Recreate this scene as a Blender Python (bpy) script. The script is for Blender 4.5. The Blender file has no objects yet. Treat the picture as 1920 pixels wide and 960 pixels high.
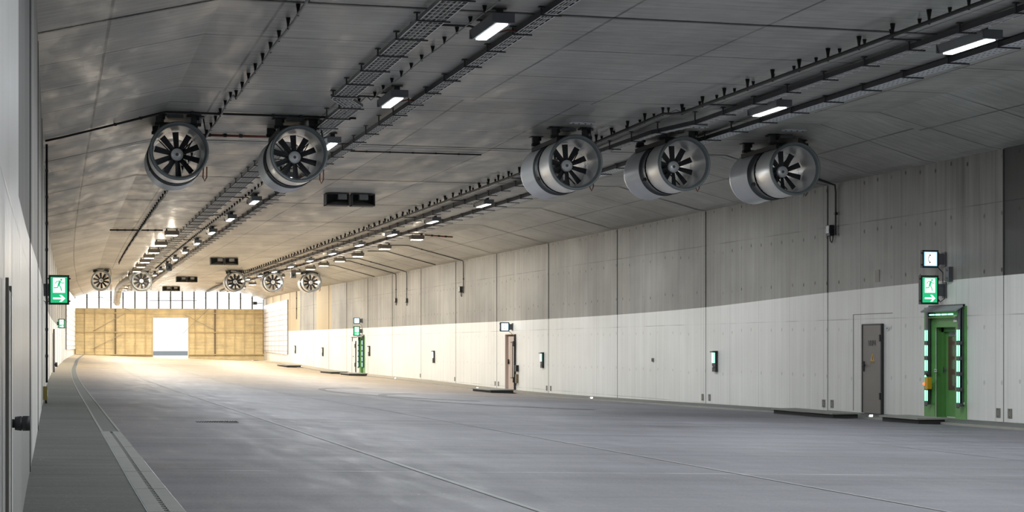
import bpy, bmesh, math, random
from mathutils import Vector, Matrix
PI = math.pi
random.seed(4)
scene = bpy.context.scene
COL = scene.collection

# ------------------------------------------------------------------ camera, exposure, world, daylight
EYE = 1.10                                   # camera height above the left walkway
cam_d = bpy.data.cameras.new('camera'); cam = bpy.data.objects.new('camera', cam_d); COL.objects.link(cam)
cam.location = (0, 0, EYE); cam.rotation_euler = (PI/2, 0, -math.radians(15))
cam_d.sensor_width = 36; cam_d.lens = 36*3350/1920; cam_d.shift_y = 170/1920
cam_d.clip_start = 0.05; cam_d.clip_end = 900
scene.camera = cam
vs = scene.view_settings
vs.view_transform = 'Standard'; vs.look = 'None'; vs.gamma = 1; vs.exposure = 0.0; vs.use_curve_mapping = False
scene.cycles.max_bounces = 6; scene.cycles.diffuse_bounces = 5; scene.cycles.glossy_bounces = 4
scene.cycles.sample_clamp_indirect = 6
scene.cycles.use_denoising = True

w = bpy.data.worlds.new('daylight'); scene.world = w; w.use_nodes = True
bg = w.node_tree.nodes['Background']; bg.inputs[0].default_value = (0.86, 0.93, 1.0, 1); bg.inputs[1].default_value = 1.6

LAMP_W = 235.0        # cool tunnel luminaires, W each
WARM_W = 230.0        # warm entrance-zone luminaires, W each
DAY_W = 9500.0       # overcast daylight standing outside the portal
COOL = (0.93, 0.97, 1.0); WARM = (1.0, 0.87, 0.69)

def area(name, loc, rot, sx, sy, W, col, parent=None):
    d = bpy.data.lights.new(name, 'AREA'); d.shape = 'RECTANGLE'; d.size = sx; d.size_y = sy; d.energy = W; d.color = col
    o = bpy.data.objects.new(name, d); COL.objects.link(o); o.location = loc; o.rotation_euler = rot
    if parent: o.parent = parent
    return o
# area lights emit along local -Z; this one looks back down the tunnel (-Y)
area('portal_daylight', (12.5, 174, 1.6), (-PI/2, 0, 0), 34, 9, DAY_W, (1.0, 0.94, 0.83))

# ------------------------------------------------------------------ alignment of the tunnel
def table(pts):
    xs = [p[0] for p in pts]; ys = [p[1] for p in pts]; n = len(xs)
    m = []
    for i in range(n):
        if i == 0: m.append((ys[1]-ys[0])/(xs[1]-xs[0]))
        elif i == n-1: m.append((ys[-1]-ys[-2])/(xs[-1]-xs[-2]))
        else: m.append(0.5*((ys[i]-ys[i-1])/(xs[i]-xs[i-1])+(ys[i+1]-ys[i])/(xs[i+1]-xs[i])))
    def f(x):
        if x <= xs[0]: return ys[0]+(x-xs[0])*m[0]*0
        if x >= xs[-1]: return ys[-1]+(x-xs[-1])*m[-1]
        for i in range(n-1):
            if x <= xs[i+1]: break
        h = xs[i+1]-xs[i]; t = (x-xs[i])/h
        return ((2*t**3-3*t**2+1)*ys[i]+(t**3-2*t**2+t)*h*m[i]+(-2*t**3+3*t**2)*ys[i+1]+(t**3-t**2)*h*m[i+1])
    return f
XL = table([(-60,-.2),(0,-.17),(5,-.13),(10,-.085),(14.8,-.044),(20,.015),(27.6,.09),(34.8,.17),(44.4,.27),(66,.56),(90.4,1.05),(106,1.5),(125,2.05),(145,2.8),(165,3.6)])
def XR(s): return 19.0 + (5e-4*(s-110)**2 if s > 110 else 0)
EL = table([(-60,0),(20,.02),(33,0),(50,-.05),(67,-.07),(80,-.06),(98,-.03),(111,.03),(125,.11),(140,.21),(165,.34)])
BL = table([(-60,1.10),(12,1.09),(40,1.10),(66,1.10),(90,1.05),(106,.98),(125,.88),(145,.77),(165,.67)])
BR = table([(-60,1.42),(0,1.45),(33,1.53),(50,1.67),(67,1.77),(75,1.74),(83,1.68),(98,1.61),(111,1.57),(140,1.25),(165,1.22)])
def X(x0, s): return XL(s) + (x0/19.0)*(XR(s)-XL(s))
def P(x0, s, z): return Vector((X(x0, s), s, EYE + z + EL(s)))        # z measured from eye level on the reference section
def road(x0, s):                                                     # world height of the road surface
    t = x0/19.0
    return EYE - (BL(s)*(1-t) + (BR(s)+.09)*t)
def R(x0, s, dz=0): return Vector((X(x0, s), s, road(x0, s)+dz))
S_END = 165.0; S_BACK = -45.0
JOINTS = [-41.8,-33.5,-25.3,-17,-8.7,-.4,7.9,16.1,24.2,32.4,40.7,49,57.2,65.5,73.4,81,88.7,96.2,103.6,111,118.2,125.4,132.6,139.8,147,154.2,161.4]
def steps(a, b, d): 
    n = max(1, int(round((b-a)/d))); return [a+(b-a)*i/n for i in range(n+1)]

# ------------------------------------------------------------------ materials
def hexl(r, g, b): return tuple(((c/255)/12.92 if c/255 <= .04045 else ((c/255+.055)/1.055)**2.4) for c in (r, g, b)) + (1,)
def mat(name, col, rough=.6, metal=0, emit=None, estr=0, var=.12, scale=6, spec=.5):
    m = bpy.data.materials.new(name); m.use_nodes = True; nt = m.node_tree; b = nt.nodes['Principled BSDF']
    b.inputs['Roughness'].default_value = rough; b.inputs['Metallic'].default_value = metal
    b.inputs['Specular IOR Level'].default_value = spec
    if len(col) == 3: col = tuple(col)+(1,)
    if var:
        tc = nt.nodes.new('ShaderNodeTexCoord'); nz = nt.nodes.new('ShaderNodeTexNoise'); nz.inputs['Scale'].default_value = scale
        nz.inputs['Detail'].default_value = 6
        mp = nt.nodes.new('ShaderNodeMapRange'); mp.inputs['To Min'].default_value = 1-var; mp.inputs['To Max'].default_value = 1+var
        mx = nt.nodes.new('ShaderNodeVectorMath'); mx.operation = 'SCALE'; mx.inputs[0].default_value = col[:3]
        nt.links.new(tc.outputs['Object'], nz.inputs['Vector']); nt.links.new(nz.outputs['Fac'], mp.inputs['Value'])
        nt.links.new(mp.outputs[0], mx.inputs['Scale']); nt.links.new(mx.outputs[0], b.inputs['Base Color'])
    else: b.inputs['Base Color'].default_value = col
    if emit: b.inputs['Emission Color'].default_value = tuple(emit)+(1,); b.inputs['Emission Strength'].default_value = estr
    return m

class NT:
    """small node-graph writer working on UVs laid out in metres"""
    def __init__(s, name, rough=.7):
        s.m = bpy.data.materials.new(name); s.m.use_nodes = True; s.t = s.m.node_tree; s.b = s.t.nodes['Principled BSDF']
        s.b.inputs['Roughness'].default_value = rough
        uv = s.t.nodes.new('ShaderNodeUVMap'); s.uv = uv.outputs[0]
        sp = s.n('ShaderNodeSeparateXYZ'); s.l(s.uv, sp.inputs[0]); s.u, s.v = sp.outputs[0], sp.outputs[1]
    def n(s, k): return s.t.nodes.new(k)
    def l(s, a, b): s.t.links.new(a, b)
    def math(s, op, a, b=None, c=None):
        q = s.n('ShaderNodeMath'); q.operation = op
        for i, x in enumerate((a, b, c)):
            if x is None: continue
            if isinstance(x, (int, float)): q.inputs[i].default_value = x
            else: s.l(x, q.inputs[i])
        return q.outputs[0]
    def scaled(s, su, sv, off=0):
        q = s.n('ShaderNodeMapping'); q.inputs['Scale'].default_value = (su, sv, 1); q.inputs['Location'].default_value = (off, off*.7, 0)
        s.l(s.uv, q.inputs[0]); return q.outputs[0]
    def noise(s, su, sv, detail=5, rough=.6, off=0):
        q = s.n('ShaderNodeTexNoise'); q.inputs['Scale'].default_value = 1; q.inputs['Detail'].default_value = detail
        q.inputs['Roughness'].default_value = rough; s.l(s.scaled(su, sv, off), q.inputs['Vector']); return q.outputs['Fac']
    def rng(s, v, a, b, c, d):
        q = s.n('ShaderNodeMapRange'); s.l(v, q.inputs[0])
        for i, x in enumerate((a, b, c, d)): q.inputs[i+1].default_value = x
        return q.outputs[0]
    def line(s, coord, period, width, off=0):                       # 1 on thin lines every period
        a = s.math('ADD', coord, off); f = s.math('FRACT', s.math('DIVIDE', a, period))
        d = s.math('ABSOLUTE', s.math('SUBTRACT', f, .5))
        return s.rng(d, .5-width/period/2*1.6, .5-width/period/2*.6, 0, 1)
    def mix(s, f, a, b, mode='MIX'):
        q = s.n('ShaderNodeMix'); q.data_type = 'RGBA'; q.blend_type = mode
        ins = [i for i in q.inputs if i.enabled or True]
        fi, ai, bi = q.inputs[0], q.inputs[6], q.inputs[7]
        if isinstance(f, (int, float)): fi.default_value = f
        else: s.l(f, fi)
        for x, i in ((a, ai), (b, bi)):
            if isinstance(x, tuple): i.default_value = x if len(x) == 4 else x+(1,)
            else: s.l(x, i)
        return q.outputs[2]
    def scale_col(s, col, f):
        q = s.n('ShaderNodeVectorMath'); q.operation = 'SCALE'
        if isinstance(col, tuple): q.inputs[0].default_value = col[:3]
        else: s.l(col, q.inputs[0])
        if isinstance(f, (int, float)): q.inputs['Scale'].default_value = f
        else: s.l(f, q.inputs['Scale'])
        return q.outputs[0]
    def done(s, col, rough=None, bump=None, bd=.01):
        s.l(col, s.b.inputs['Base Color'])
        if rough is not None: s.l(rough, s.b.inputs['Roughness'])
        if bump is not None:
            q = s.n('ShaderNodeBump'); q.inputs['Strength'].default_value = .6; q.inputs['Distance'].default_value = bd
            s.l(bump, q.inputs['Height']); s.l(q.outputs[0], s.b.inputs['Normal'])
        return s.m

def board_lines(g, coord, other, period, width, strength_noise):    # lines that come and go
    l = g.line(coord, period, width)
    return g.math('MULTIPLY', l, strength_noise)

def m_ceiling():
    g = NT('ceiling_concrete')
    big = g.noise(.16, .35, 4, .6); mid = g.noise(.5, 1.6, 5, .65, 3); fine = g.noise(9, .9, 6, .7, 7)   # fine: boards across the tunnel
    pores = g.noise(60, 16, 2, .5, 1)
    k = g.math('ADD', g.rng(big, .35, .65, .76, 1.2), g.rng(mid, .3, .7, -.16, .16))
    k = g.math('ADD', k, g.rng(fine, .25, .75, -.34, .28))
    jl = g.line(g.u, 2.733, .045, 0.3); jv = g.line(g.v, 2.36, .04, 1.15)
    j = g.math('MAXIMUM', jl, g.math('MULTIPLY', jv, .75))
    j = g.math('MULTIPLY', j, g.rng(g.noise(.9, .9, 3, .5, 5), .3, .55, .45, .95))
    bl = g.math('MULTIPLY', g.line(g.u, .273, .012), g.rng(g.noise(1.2, .5, 3, .5, 9), .40, .60, .05, .6))
    j = g.math('MAXIMUM', j, bl)
    spot = g.rng(pores, .71, .75, 0, .45)
    c = g.scale_col(hexl(182, 181, 176), k)
    c = g.mix(g.math('MAXIMUM', j, spot), c, hexl(48, 47, 45))
    ro = g.rng(mid, .35, .65, .30, .55)
    return g.done(c, ro, g.math('SUBTRACT', g.math('MULTIPLY', fine, .5), j), .006)

def m_wall(name, base, dark, holes, joint_col, streak, rough=.55, yj=2.3):
    g = NT(name)
    st = g.noise(2.6, .10, 5, .65); st2 = g.noise(9, .16, 4, .6, 4); big = g.noise(.22, .3, 3, .5, 8)
    k = g.math('ADD', g.rng(st, .3, .7, 1-streak, 1+streak*.6), g.rng(st2, .3, .7, -streak*.5, streak*.4))
    k = g.math('ADD', k, g.rng(big, .35, .65, -streak*.7, streak*.5))
    c = g.scale_col(base, k)
    vj = g.math('MULTIPLY', g.line(g.u, 2.06, .018, .25), .55)
    hj = g.math('MULTIPLY', g.line(g.v, yj, .02, .55), g.rng(g.noise(.5, .5, 2, .5, 2), .42, .6, .1, .6))
    bl = g.math('MULTIPLY', g.line(g.u, .52, .010), g.rng(g.noise(.8, .6, 3, .5, 6), .4, .62, .05, .35))
    j = g.math('MAXIMUM', g.math('MAXIMUM', vj, hj), bl)
    # tie holes
    fu = g.math('SUBTRACT', g.math('FRACT', g.math('DIVIDE', g.math('ADD', g.u, .3), .69)), .5)
    fv = g.math('SUBTRACT', g.math('FRACT', g.math('DIVIDE', g.math('ADD', g.v, .2), 1.15)), .5)
    fu = g.math('MULTIPLY', fu, .69); fv = g.math('MULTIPLY', g.math('ADD', fv, g.rng(g.noise(1.4, .01, 1, .5, 3), .3, .7, -.06, .06)), 1.15)
    d = g.math('SQRT', g.math('ADD', g.math('MULTIPLY', fu, fu), g.math('MULTIPLY', g.math('MULTIPLY', fv, fv), .6)))
    h = g.math('MULTIPLY', g.rng(d, .028, .045, 1, 0), g.rng(g.noise(1.1, 1.1, 1, .5, 11), .40, .52, .1, holes))
    j = g.math('MAXIMUM', j, h)
    c = g.mix(j, c, joint_col)
    return g.done(c, None if rough is None else g.rng(st, .3, .7, rough-.08, rough+.1), g.math('MULTIPLY', j, -1), .006)

def m_road():
    g = NT('road_concrete')
    a = g.noise(.45, .05, 5, .6); b = g.noise(3.0, .5, 6, .65, 3); c0 = g.noise(.10, .09, 4, .6, 6); f = g.noise(28, 28, 3, .6, 2)
    cr = g.noise(.22, 1.7, 6, .7, 13); cr2 = g.noise(.10, .5, 4, .6, 17)      # broom and screed streaks lying across the road
    k = g.math('ADD', g.rng(a, .3, .7, .90, 1.10), g.rng(b, .3, .7, -.16, .16))
    k = g.math('ADD', k, g.rng(cr, .3, .7, -.22, .22)); k = g.math('ADD', k, g.rng(cr2, .35, .65, -.14, .14))
    k = g.math('ADD', k, g.rng(c0, .35, .65, -.17, .17)); k = g.math('ADD', k, g.rng(f, .3, .7, -.16, .16))
    c = g.scale_col(hexl(105, 105, 111), k)
    # beige towards the portal: dusty floor, plus warm light put into the colour
    dust_warmth = g.math('MULTIPLY', g.rng(g.v, 48, 104, 0, .9), g.rng(g.noise(.3, .3, 5, .65, 9), .25, .6, .6, 1))
    c = g.mix(dust_warmth, c, hexl(180, 160, 130))
    white = g.rng(g.noise(14, 5, 5, .7, 12), .66, .72, 0, .5)
    c = g.mix(white, c, hexl(190, 190, 186))
    dark = g.rng(g.noise(20, 9, 2, .5, 15), .76, .79, 0, .7)
    c = g.mix(dark, c, hexl(50, 50, 50))
    tj = g.math('MULTIPLY', g.line(g.v, 6.2, .10, 2.1), g.rng(g.noise(1.2, .4, 3, .5, 6),   .38, .60, .0, .42))
    c = g.mix(tj, c, hexl(165, 165, 165))
    return g.done(c, g.rng(b, .3, .7, .50, .72), f, .004)

M = {}
M['ceiling'] = m_ceiling()
M['raw'] = m_wall('raw_wall_concrete', hexl(150, 148, 142), .1, .95, hexl(50, 48, 46), .34)
M['raw_dark'] = m_wall('dark_wall_concrete', hexl(70, 70, 68), .1, .6, hexl(38, 37, 36), .2)
M['tan'] = m_wall('tan_wall_concrete', hexl(178, 160, 124), .1, .3, hexl(128, 112, 84), .12)
M['white'] = m_wall('white_wall_paint', hexl(228, 228, 224), .1, .4, hexl(140, 139, 135), .10, .42)
M['streaky'] = m_wall('streaky_wall_paint', hexl(168, 168, 166), .1, .3, hexl(110, 110, 108), .22, .35)
M['road'] = m_road()
def m_walk():
    g = NT('walkway_concrete'); b = g.noise(1.1, 2.6, 6, .65, 3); f = g.noise(30, 30, 3, .6, 2); c0 = g.noise(.2, .35, 4, .6, 6)
    cr = g.noise(.5, 3.2, 6, .7, 13); k = g.math('ADD', g.rng(b, .3, .7, .80, 1.18), g.rng(f, .3, .7, -.18, .18)); k = g.math('ADD', k, g.rng(cr, .3, .7, -.2, .2)); k = g.math('ADD', k, g.rng(c0, .35, .65, -.12, .12))
    c = g.scale_col(hexl(98, 101, 98), k)
    c = g.mix(g.math('MULTIPLY', g.rng(g.v, 45, 110, 0, .9), 1.0), c, hexl(178, 166, 146))
    c = g.mix(g.rng(g.noise(16, 8, 5, .7, 12), .65, .71, 0, .6), c, hexl(195, 195, 190))
    tj = g.math('MULTIPLY', g.line(g.v, 4.1, .05, .6), .5); c = g.mix(tj, c, hexl(60, 60, 60))
    return g.done(c, g.rng(b, .3, .7, .6, .8), f, .004)
M['walk'] = m_walk()
M['kerb'] = mat('kerb_concrete', hexl(150, 149, 142), .75, var=.15, scale=3)
M['joint'] = mat('joint_sealant', hexl(52, 51, 49), .8)
M['alu'] = mat('brushed_aluminium', hexl(242, 243, 244), .34, .4, var=.06, scale=3)
M['alu2'] = mat('rolled_aluminium', hexl(238, 239, 240), .34, .45, var=.08, scale=3)
M['ring'] = mat('painted_grey_ring', hexl(132, 139, 141), .45, .3)
M['band'] = mat('grey_fan_band', hexl(112, 116, 118), .45, .6)
M['blade'] = mat('dark_fan_blade', hexl(47, 48, 52), .5, .2)
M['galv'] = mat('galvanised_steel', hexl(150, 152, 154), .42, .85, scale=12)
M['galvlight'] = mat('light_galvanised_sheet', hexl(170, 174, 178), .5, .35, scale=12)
M['traybase'] = mat('pale_perforated_sheet', hexl(222, 225, 229), .5, 0, scale=12)
M['wire'] = mat('bright_galvanised_wire', hexl(228, 228, 226), .4, .1, var=0)
M['boxgrey'] = mat('lane_box_grey', hexl(92, 93, 93), .6)
M['boxlight'] = mat('lane_box_head_grey', hexl(150, 151, 150), .6)
M['galvd'] = mat('dark_steel_rail', hexl(82, 83, 85), .5, .5)  # plain darker grey steel for rails, hangers and conduits
M['black'] = mat('black_plastic', hexl(24, 24, 25), .5)
M['dark'] = mat('dark_grey_steel', hexl(52, 54, 56), .5, .3)
M['cablegrey'] = mat('grey_cable', hexl(150, 150, 150), .5)
M['copper'] = mat('reddish_brown_cable', hexl(120, 62, 46), .55)
M['house'] = mat('luminaire_housing', hexl(120, 124, 128), .45, .5)
M['warmhouse'] = mat('entrance_luminaire_housing', hexl(128, 122, 112), .5, .3)
M['lens'] = mat('luminaire_lens', (.9, .9, .9), .3, emit=COOL, estr=14, var=0)
M['warmlens'] = mat('warm_luminaire_lens', (.9, .85, .7), .3, emit=(1, .93, .78), estr=12, var=0)
M['timber'] = None
M['signblack'] = mat('sign_housing_black', hexl(34, 35, 38), .45)
M['signgrey'] = mat('sign_bracket_grey', hexl(88, 90, 94), .5, .3)
M['signgreen'] = mat('backlit_sign_green', hexl(20, 150, 100), .4, emit=hexl(38, 186, 122)[:3], estr=.95, var=0)
M['signwhite'] = mat('backlit_sign_white', (.9, .95, .95), .4, emit=(.92, 1, .97), estr=1.25, var=0)
M['phoneface'] = mat('backlit_sign_cool_white', (.9, .95, 1), .4, emit=(.86, .94, 1), estr=2.6, var=0)
M['phoneblue'] = mat('backlit_sign_blue_edge', (.3, .6, .8), .4, emit=(.25, .62, .85), estr=.9, var=0)
M['glyph'] = mat('sign_symbol_dark', hexl(120, 84, 80), .5, var=0)
M['greenpaint'] = mat('green_door_paint', hexl(98, 152, 86), .42, var=.05, scale=2)
M['greendark'] = mat('green_door_reveal', hexl(86, 138, 74), .42, var=.05, scale=2)
M['greentube'] = mat('green_light_tube', (.4, .9, .6), .3, emit=(.28, 1.0, .58), estr=2.4, var=0)
M['doorgrey'] = mat('grey_steel_door', hexl(124, 119, 115), .5, .2, var=.08, scale=2)
M['doorbeige'] = mat('beige_steel_door', hexl(190, 172, 160), .5, var=.05)
M['glassbrown'] = mat('brown_tinted_door_glass', hexl(98, 78, 66), .15, var=.03)
M['yellow'] = mat('yellow_plastic', hexl(205, 160, 30), .45)
M['yellowdull'] = mat('dull_yellow_plastic', hexl(120, 108, 44), .5)
M['red'] = mat('red_signal_lens', hexl(220, 40, 20), .3, emit=(1, .12, .03), estr=3, var=0)
M['label'] = mat('white_label_plate', hexl(215, 218, 216), .5, var=0)
M['ink'] = mat('label_ink', hexl(45, 45, 45), .6, var=0)
M['slab'] = mat('kerb_slab_concrete', hexl(138, 138, 132), .8, var=.15)
M['slabedge'] = mat('kerb_slab_dark_edge', hexl(50, 50, 48), .8, var=.15)
M['plate'] = mat('vent_plate_grey', hexl(120, 118, 112), .6)
M['drain'] = mat('drain_slab_concrete', hexl(150, 152, 148), .75, var=.1, scale=3)
M['led'] = mat('kerb_marker_led', (1, 1, 1), .3, emit=(1, 1, .97), estr=16, var=0)
M['duct'] = mat('silver_foil_duct', hexl(205, 205, 200), .35, .7)
M['steelpost'] = mat('pale_steel_post', hexl(180, 176, 160), .5, .2)
M['glaze'] = bpy.data.materials.new('portal_film')
def m_film():
    m = M['glaze']; m.use_nodes = True; nt = m.node_tree
    for n in list(nt.nodes): nt.nodes.remove(n)
    o = nt.nodes.new('ShaderNodeOutputMaterial'); tr = nt.nodes.new('ShaderNodeBsdfTransparent'); tl = nt.nodes.new('ShaderNodeBsdfTranslucent')
    tr.inputs[0].default_value = (.50, .55, .60, 1); tl.inputs[0].default_value = (.85, .92, 1, 1)
    mx = nt.nodes.new('ShaderNodeMixShader'); mx.inputs[0].default_value = .55
    nt.links.new(tr.outputs[0], mx.inputs[1]); nt.links.new(tl.outputs[0], mx.inputs[2]); nt.links.new(mx.outputs[0], o.inputs[0])
m_film()
def m_timber():
    g = NT('timber_shuttering', .6); a = g.noise(.5, 6, 5, .6); b = g.noise(1.2, 1.2, 3, .6, 4)
    k = g.math('ADD', g.rng(a, .3, .7, .86, 1.1), g.rng(b, .35, .65, -.12, .1))
    c = g.scale_col(hexl(226, 210, 168), k)
    j = g.math('MULTIPLY', g.line(g.v, .31, .02), .35); c = g.mix(j, c, hexl(120, 96, 55))
    kn = g.rng(g.noise(7, 5, 2, .5, 2), .71, .75, 0, .6); c = g.mix(kn, c, hexl(120, 92, 50))
    return g.done(c)
M['timber'] = m_timber()
M['batten'] = mat('timber_batten', hexl(206, 190, 150), .6, var=.12, scale=3)  # set darker than the panels, standing in for the posts' shadow lines
M['battendark'] = mat('steel_brown_post', hexl(120, 106, 84), .6)
def m_tiles():
    g = NT('white_wall_panels', .4); j = g.math('MAXIMUM', g.line(g.u, 3.6, .35), g.line(g.v, .42, .07, .1))
    bl = g.noise(.6, .9, 3, .5); c = g.mix(j, g.scale_col(hexl(222, 223, 230), g.rng(bl, .3, .7, .93, 1.05)), hexl(150, 150, 160))
    return g.done(c)
M['tiles'] = m_tiles()

# ------------------------------------------------------------------ mesh building helpers
class MB:
    def __init__(s): s.v = []; s.f = []; s.m = []; s.uv = []; s.mats = []; s.sm = []
    def mi(s, m):
        if m not in s.mats: s.mats.append(m)
        return s.mats.index(m)
    def poly(s, pts, m, uv=None, smooth=False):
        b = len(s.v); s.v += [tuple(p) for p in pts]; s.f.append(tuple(range(b, b+len(pts)))); s.m.append(s.mi(m)); s.uv.append(uv); s.sm.append(smooth)
    def box(s, c, d, m, rot=None, taper=None):
        cx, cy, cz = c; hx, hy, hz = d[0]/2, d[1]/2, d[2]/2
        co = []
        for z in (-1, 1):
            k = (taper if (taper and z < 0) else 1)
            for x, y in ((-1,-1),(1,-1),(1,1),(-1,1)):
                p = Vector((x*hx*k, y*hy*k, z*hz))
                if rot: p = rot @ p
                co.append((cx+p.x, cy+p.y, cz+p.z))
        b = len(s.v); s.v += co; k = s.mi(m)
        for f in ((0,3,2,1),(4,5,6,7),(0,1,5,4),(1,2,6,5),(2,3,7,6),(3,0,4,7)):
            s.f.append(tuple(b+i for i in f)); s.m.append(k); s.uv.append(None); s.sm.append(False)
    def tube(s, pts, r, m, n=8, closed=False, caps=True):
        pts = [Vector(p) for p in pts]; k = s.mi(m); b = len(s.v); N = len(pts); prev = None
        for i, p in enumerate(pts):
            if i == 0: t = pts[1]-pts[0]
            elif i == N-1: t = pts[-1]-pts[-2]
            else: t = (pts[i+1]-p).normalized()+(p-pts[i-1]).normalized()
            t = t.normalized() if t.length > 1e-9 else Vector((0,0,1))
            if prev is None:
                a = Vector((0,0,1)) if abs(t.z) < .9 else Vector((1,0,0)); u = t.cross(a).normalized()
            else: u = (prev - t*prev.dot(t)).normalized()
            prev = u; v = t.cross(u); rr = r[i] if isinstance(r, (list, tuple)) else r
            for q in range(n):
                a = 2*PI*q/n; s.v.append(tuple(p+u*math.cos(a)*rr+v*math.sin(a)*rr))
        for i in range(N-1):
            for q in range(n):
                s.f.append((b+i*n+q, b+i*n+(q+1)%n, b+(i+1)*n+(q+1)%n, b+(i+1)*n+q)); s.m.append(k); s.uv.append(None); s.sm.append(n > 5)
        if caps:
            s.f.append(tuple(b+q for q in reversed(range(n)))); s.m.append(k); s.uv.append(None); s.sm.append(False)
            s.f.append(tuple(b+(N-1)*n+q for q in range(n))); s.m.append(k); s.uv.append(None); s.sm.append(False)
    def lathe_y(s, prof, m, n=64, c=(0,0,0), caps=False):           # profile [(y, r)] turned about the local Y axis
        k = s.mi(m); b = len(s.v)
        for y, r in prof:
            for q in range(n):
                a = 2*PI*q/n; s.v.append((c[0]+r*math.cos(a), c[1]+y, c[2]+r*math.sin(a)))
        for i in range(len(prof)-1):
            for q in range(n):
                s.f.append((b+i*n+q, b+(i+1)*n+q, b+(i+1)*n+(q+1)%n, b+i*n+(q+1)%n)); s.m.append(k); s.uv.append(None); s.sm.append(True)
        if caps:
            s.f.append(tuple(b+q for q in range(n))); s.m.append(k); s.uv.append(None); s.sm.append(False)
            s.f.append(tuple(b+(len(prof)-1)*n+q for q in reversed(range(n)))); s.m.append(k); s.uv.append(None); s.sm.append(False)
    def prism_y(s, pts, y0, y1, m):                                  # polygon in x,z pushed from y0 to y1
        k = s.mi(m); b = len(s.v); n = len(pts)
        s.v += [(p[0], y0, p[1]) for p in pts] + [(p[0], y1, p[1]) for p in pts]
        s.f.append(tuple(b+i for i in range(n))); s.m.append(k); s.uv.append(None); s.sm.append(False)
        s.f.append(tuple(b+n+i for i in reversed(range(n)))); s.m.append(k); s.uv.append(None); s.sm.append(False)
        for i in range(n):
            j = (i+1) % n; s.f.append((b+i, b+n+i, b+n+j, b+j)); s.m.append(k); s.uv.append(None); s.sm.append(False)
    def build(s, name, parent=None, **props):
        me = bpy.data.meshes.new(name); me.from_pydata(s.v, [], s.f)
        for m in s.mats: me.materials.append(M[m])
        me.polygons.foreach_set('material_index', s.m); me.polygons.foreach_set('use_smooth', s.sm)
        if any(u is not None for u in s.uv):
            L = me.uv_layers.new(name='UVMap').data
            for p, u in zip(me.polygons, s.uv):
                if u is None: continue
                for li, q in zip(p.loop_indices, u): L[li].uv = q
        me.update()
        bm = bmesh.new(); bm.from_mesh(me)
        if not any(u is not None for u in s.uv): bmesh.ops.recalc_face_normals(bm, faces=bm.faces)
        bm.to_mesh(me); bm.free()
        o = bpy.data.objects.new(name, me); COL.objects.link(o)
        if parent: o.parent = parent
        for k, v in props.items(): o[k] = v
        return o
def empty(name, loc=(0,0,0), rz=0, **props):
    o = bpy.data.objects.new(name, None); COL.objects.link(o); o.empty_display_size = .1
    o.location = loc; o.rotation_euler = (0, 0, rz)
    for k, v in props.items(): o[k] = v
    return o
KIDS = {}
def kids(o): return [c for c in bpy.data.objects if c.parent == o]
def copy_tree(o, parent=None, memo=None):
    if memo is None:
        memo = {}
        for c in bpy.data.objects:
            if c.parent: memo.setdefault(c.parent, []).append(c)
    c = o.copy(); COL.objects.link(c); c.parent = parent
    if 'group' in o: pass
    for ch in memo.get(o, []): copy_tree(ch, c, memo)
    return c

# ------------------------------------------------------------------ setting: road, walkways
def strip(mb, xa, xb, s0, s1, hfun, m, nx=1, ds=3.0, off=0):
    ss = steps(s0, s1, ds); xs = [xa+(xb-xa)*i/nx for i in range(nx+1)]
    for i in range(len(ss)-1):
        for j in range(nx):
            q = [(xs[j], ss[i]), (xs[j+1], ss[i]), (xs[j+1], ss[i+1]), (xs[j], ss[i+1])]
            mb.poly([Vector((X(x, s), s, hfun(x, s))) for x, s in q], m, uv=[(x, s) for x, s in q])
DR0, DR1 = .80, 1.06                       # drain lane
KX = 17.95                                 # right kerb line
b = MB(); strip(b, DR1, KX, S_BACK, S_END+12, road, 'road', nx=5); b.build('floor', kind='structure')
b = MB(); strip(b, -.3, DR0, S_BACK, S_END+12, lambda x, s: road(x, s)+.002, 'walk', nx=1)
strip(b, DR0, DR1, S_BACK, S_END+12, lambda x, s: road(x, s)-.05, 'walk')
b.build('trim_1', kind='structure')
b = MB(); wf = lambda x, s: EYE-BR(s)-.012*(19-x)/1.0*1.0
strip(b, KX, 19.2, S_BACK, S_END+12, wf, 'walk')
for s0, s1 in zip(steps(S_BACK, S_END, 3)[:-1], steps(S_BACK, S_END, 3)[1:]):
    b.poly([(X(KX, s0), s0, road(KX, s0)-.1), (X(KX, s1), s1, road(KX, s1)-.1), (X(KX, s1), s1, wf(KX, s1)), (X(KX, s0), s0, wf(KX, s0))], 'kerb', uv=[(0,0)]*4)
b.build('trim_2', kind='structure')

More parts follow.
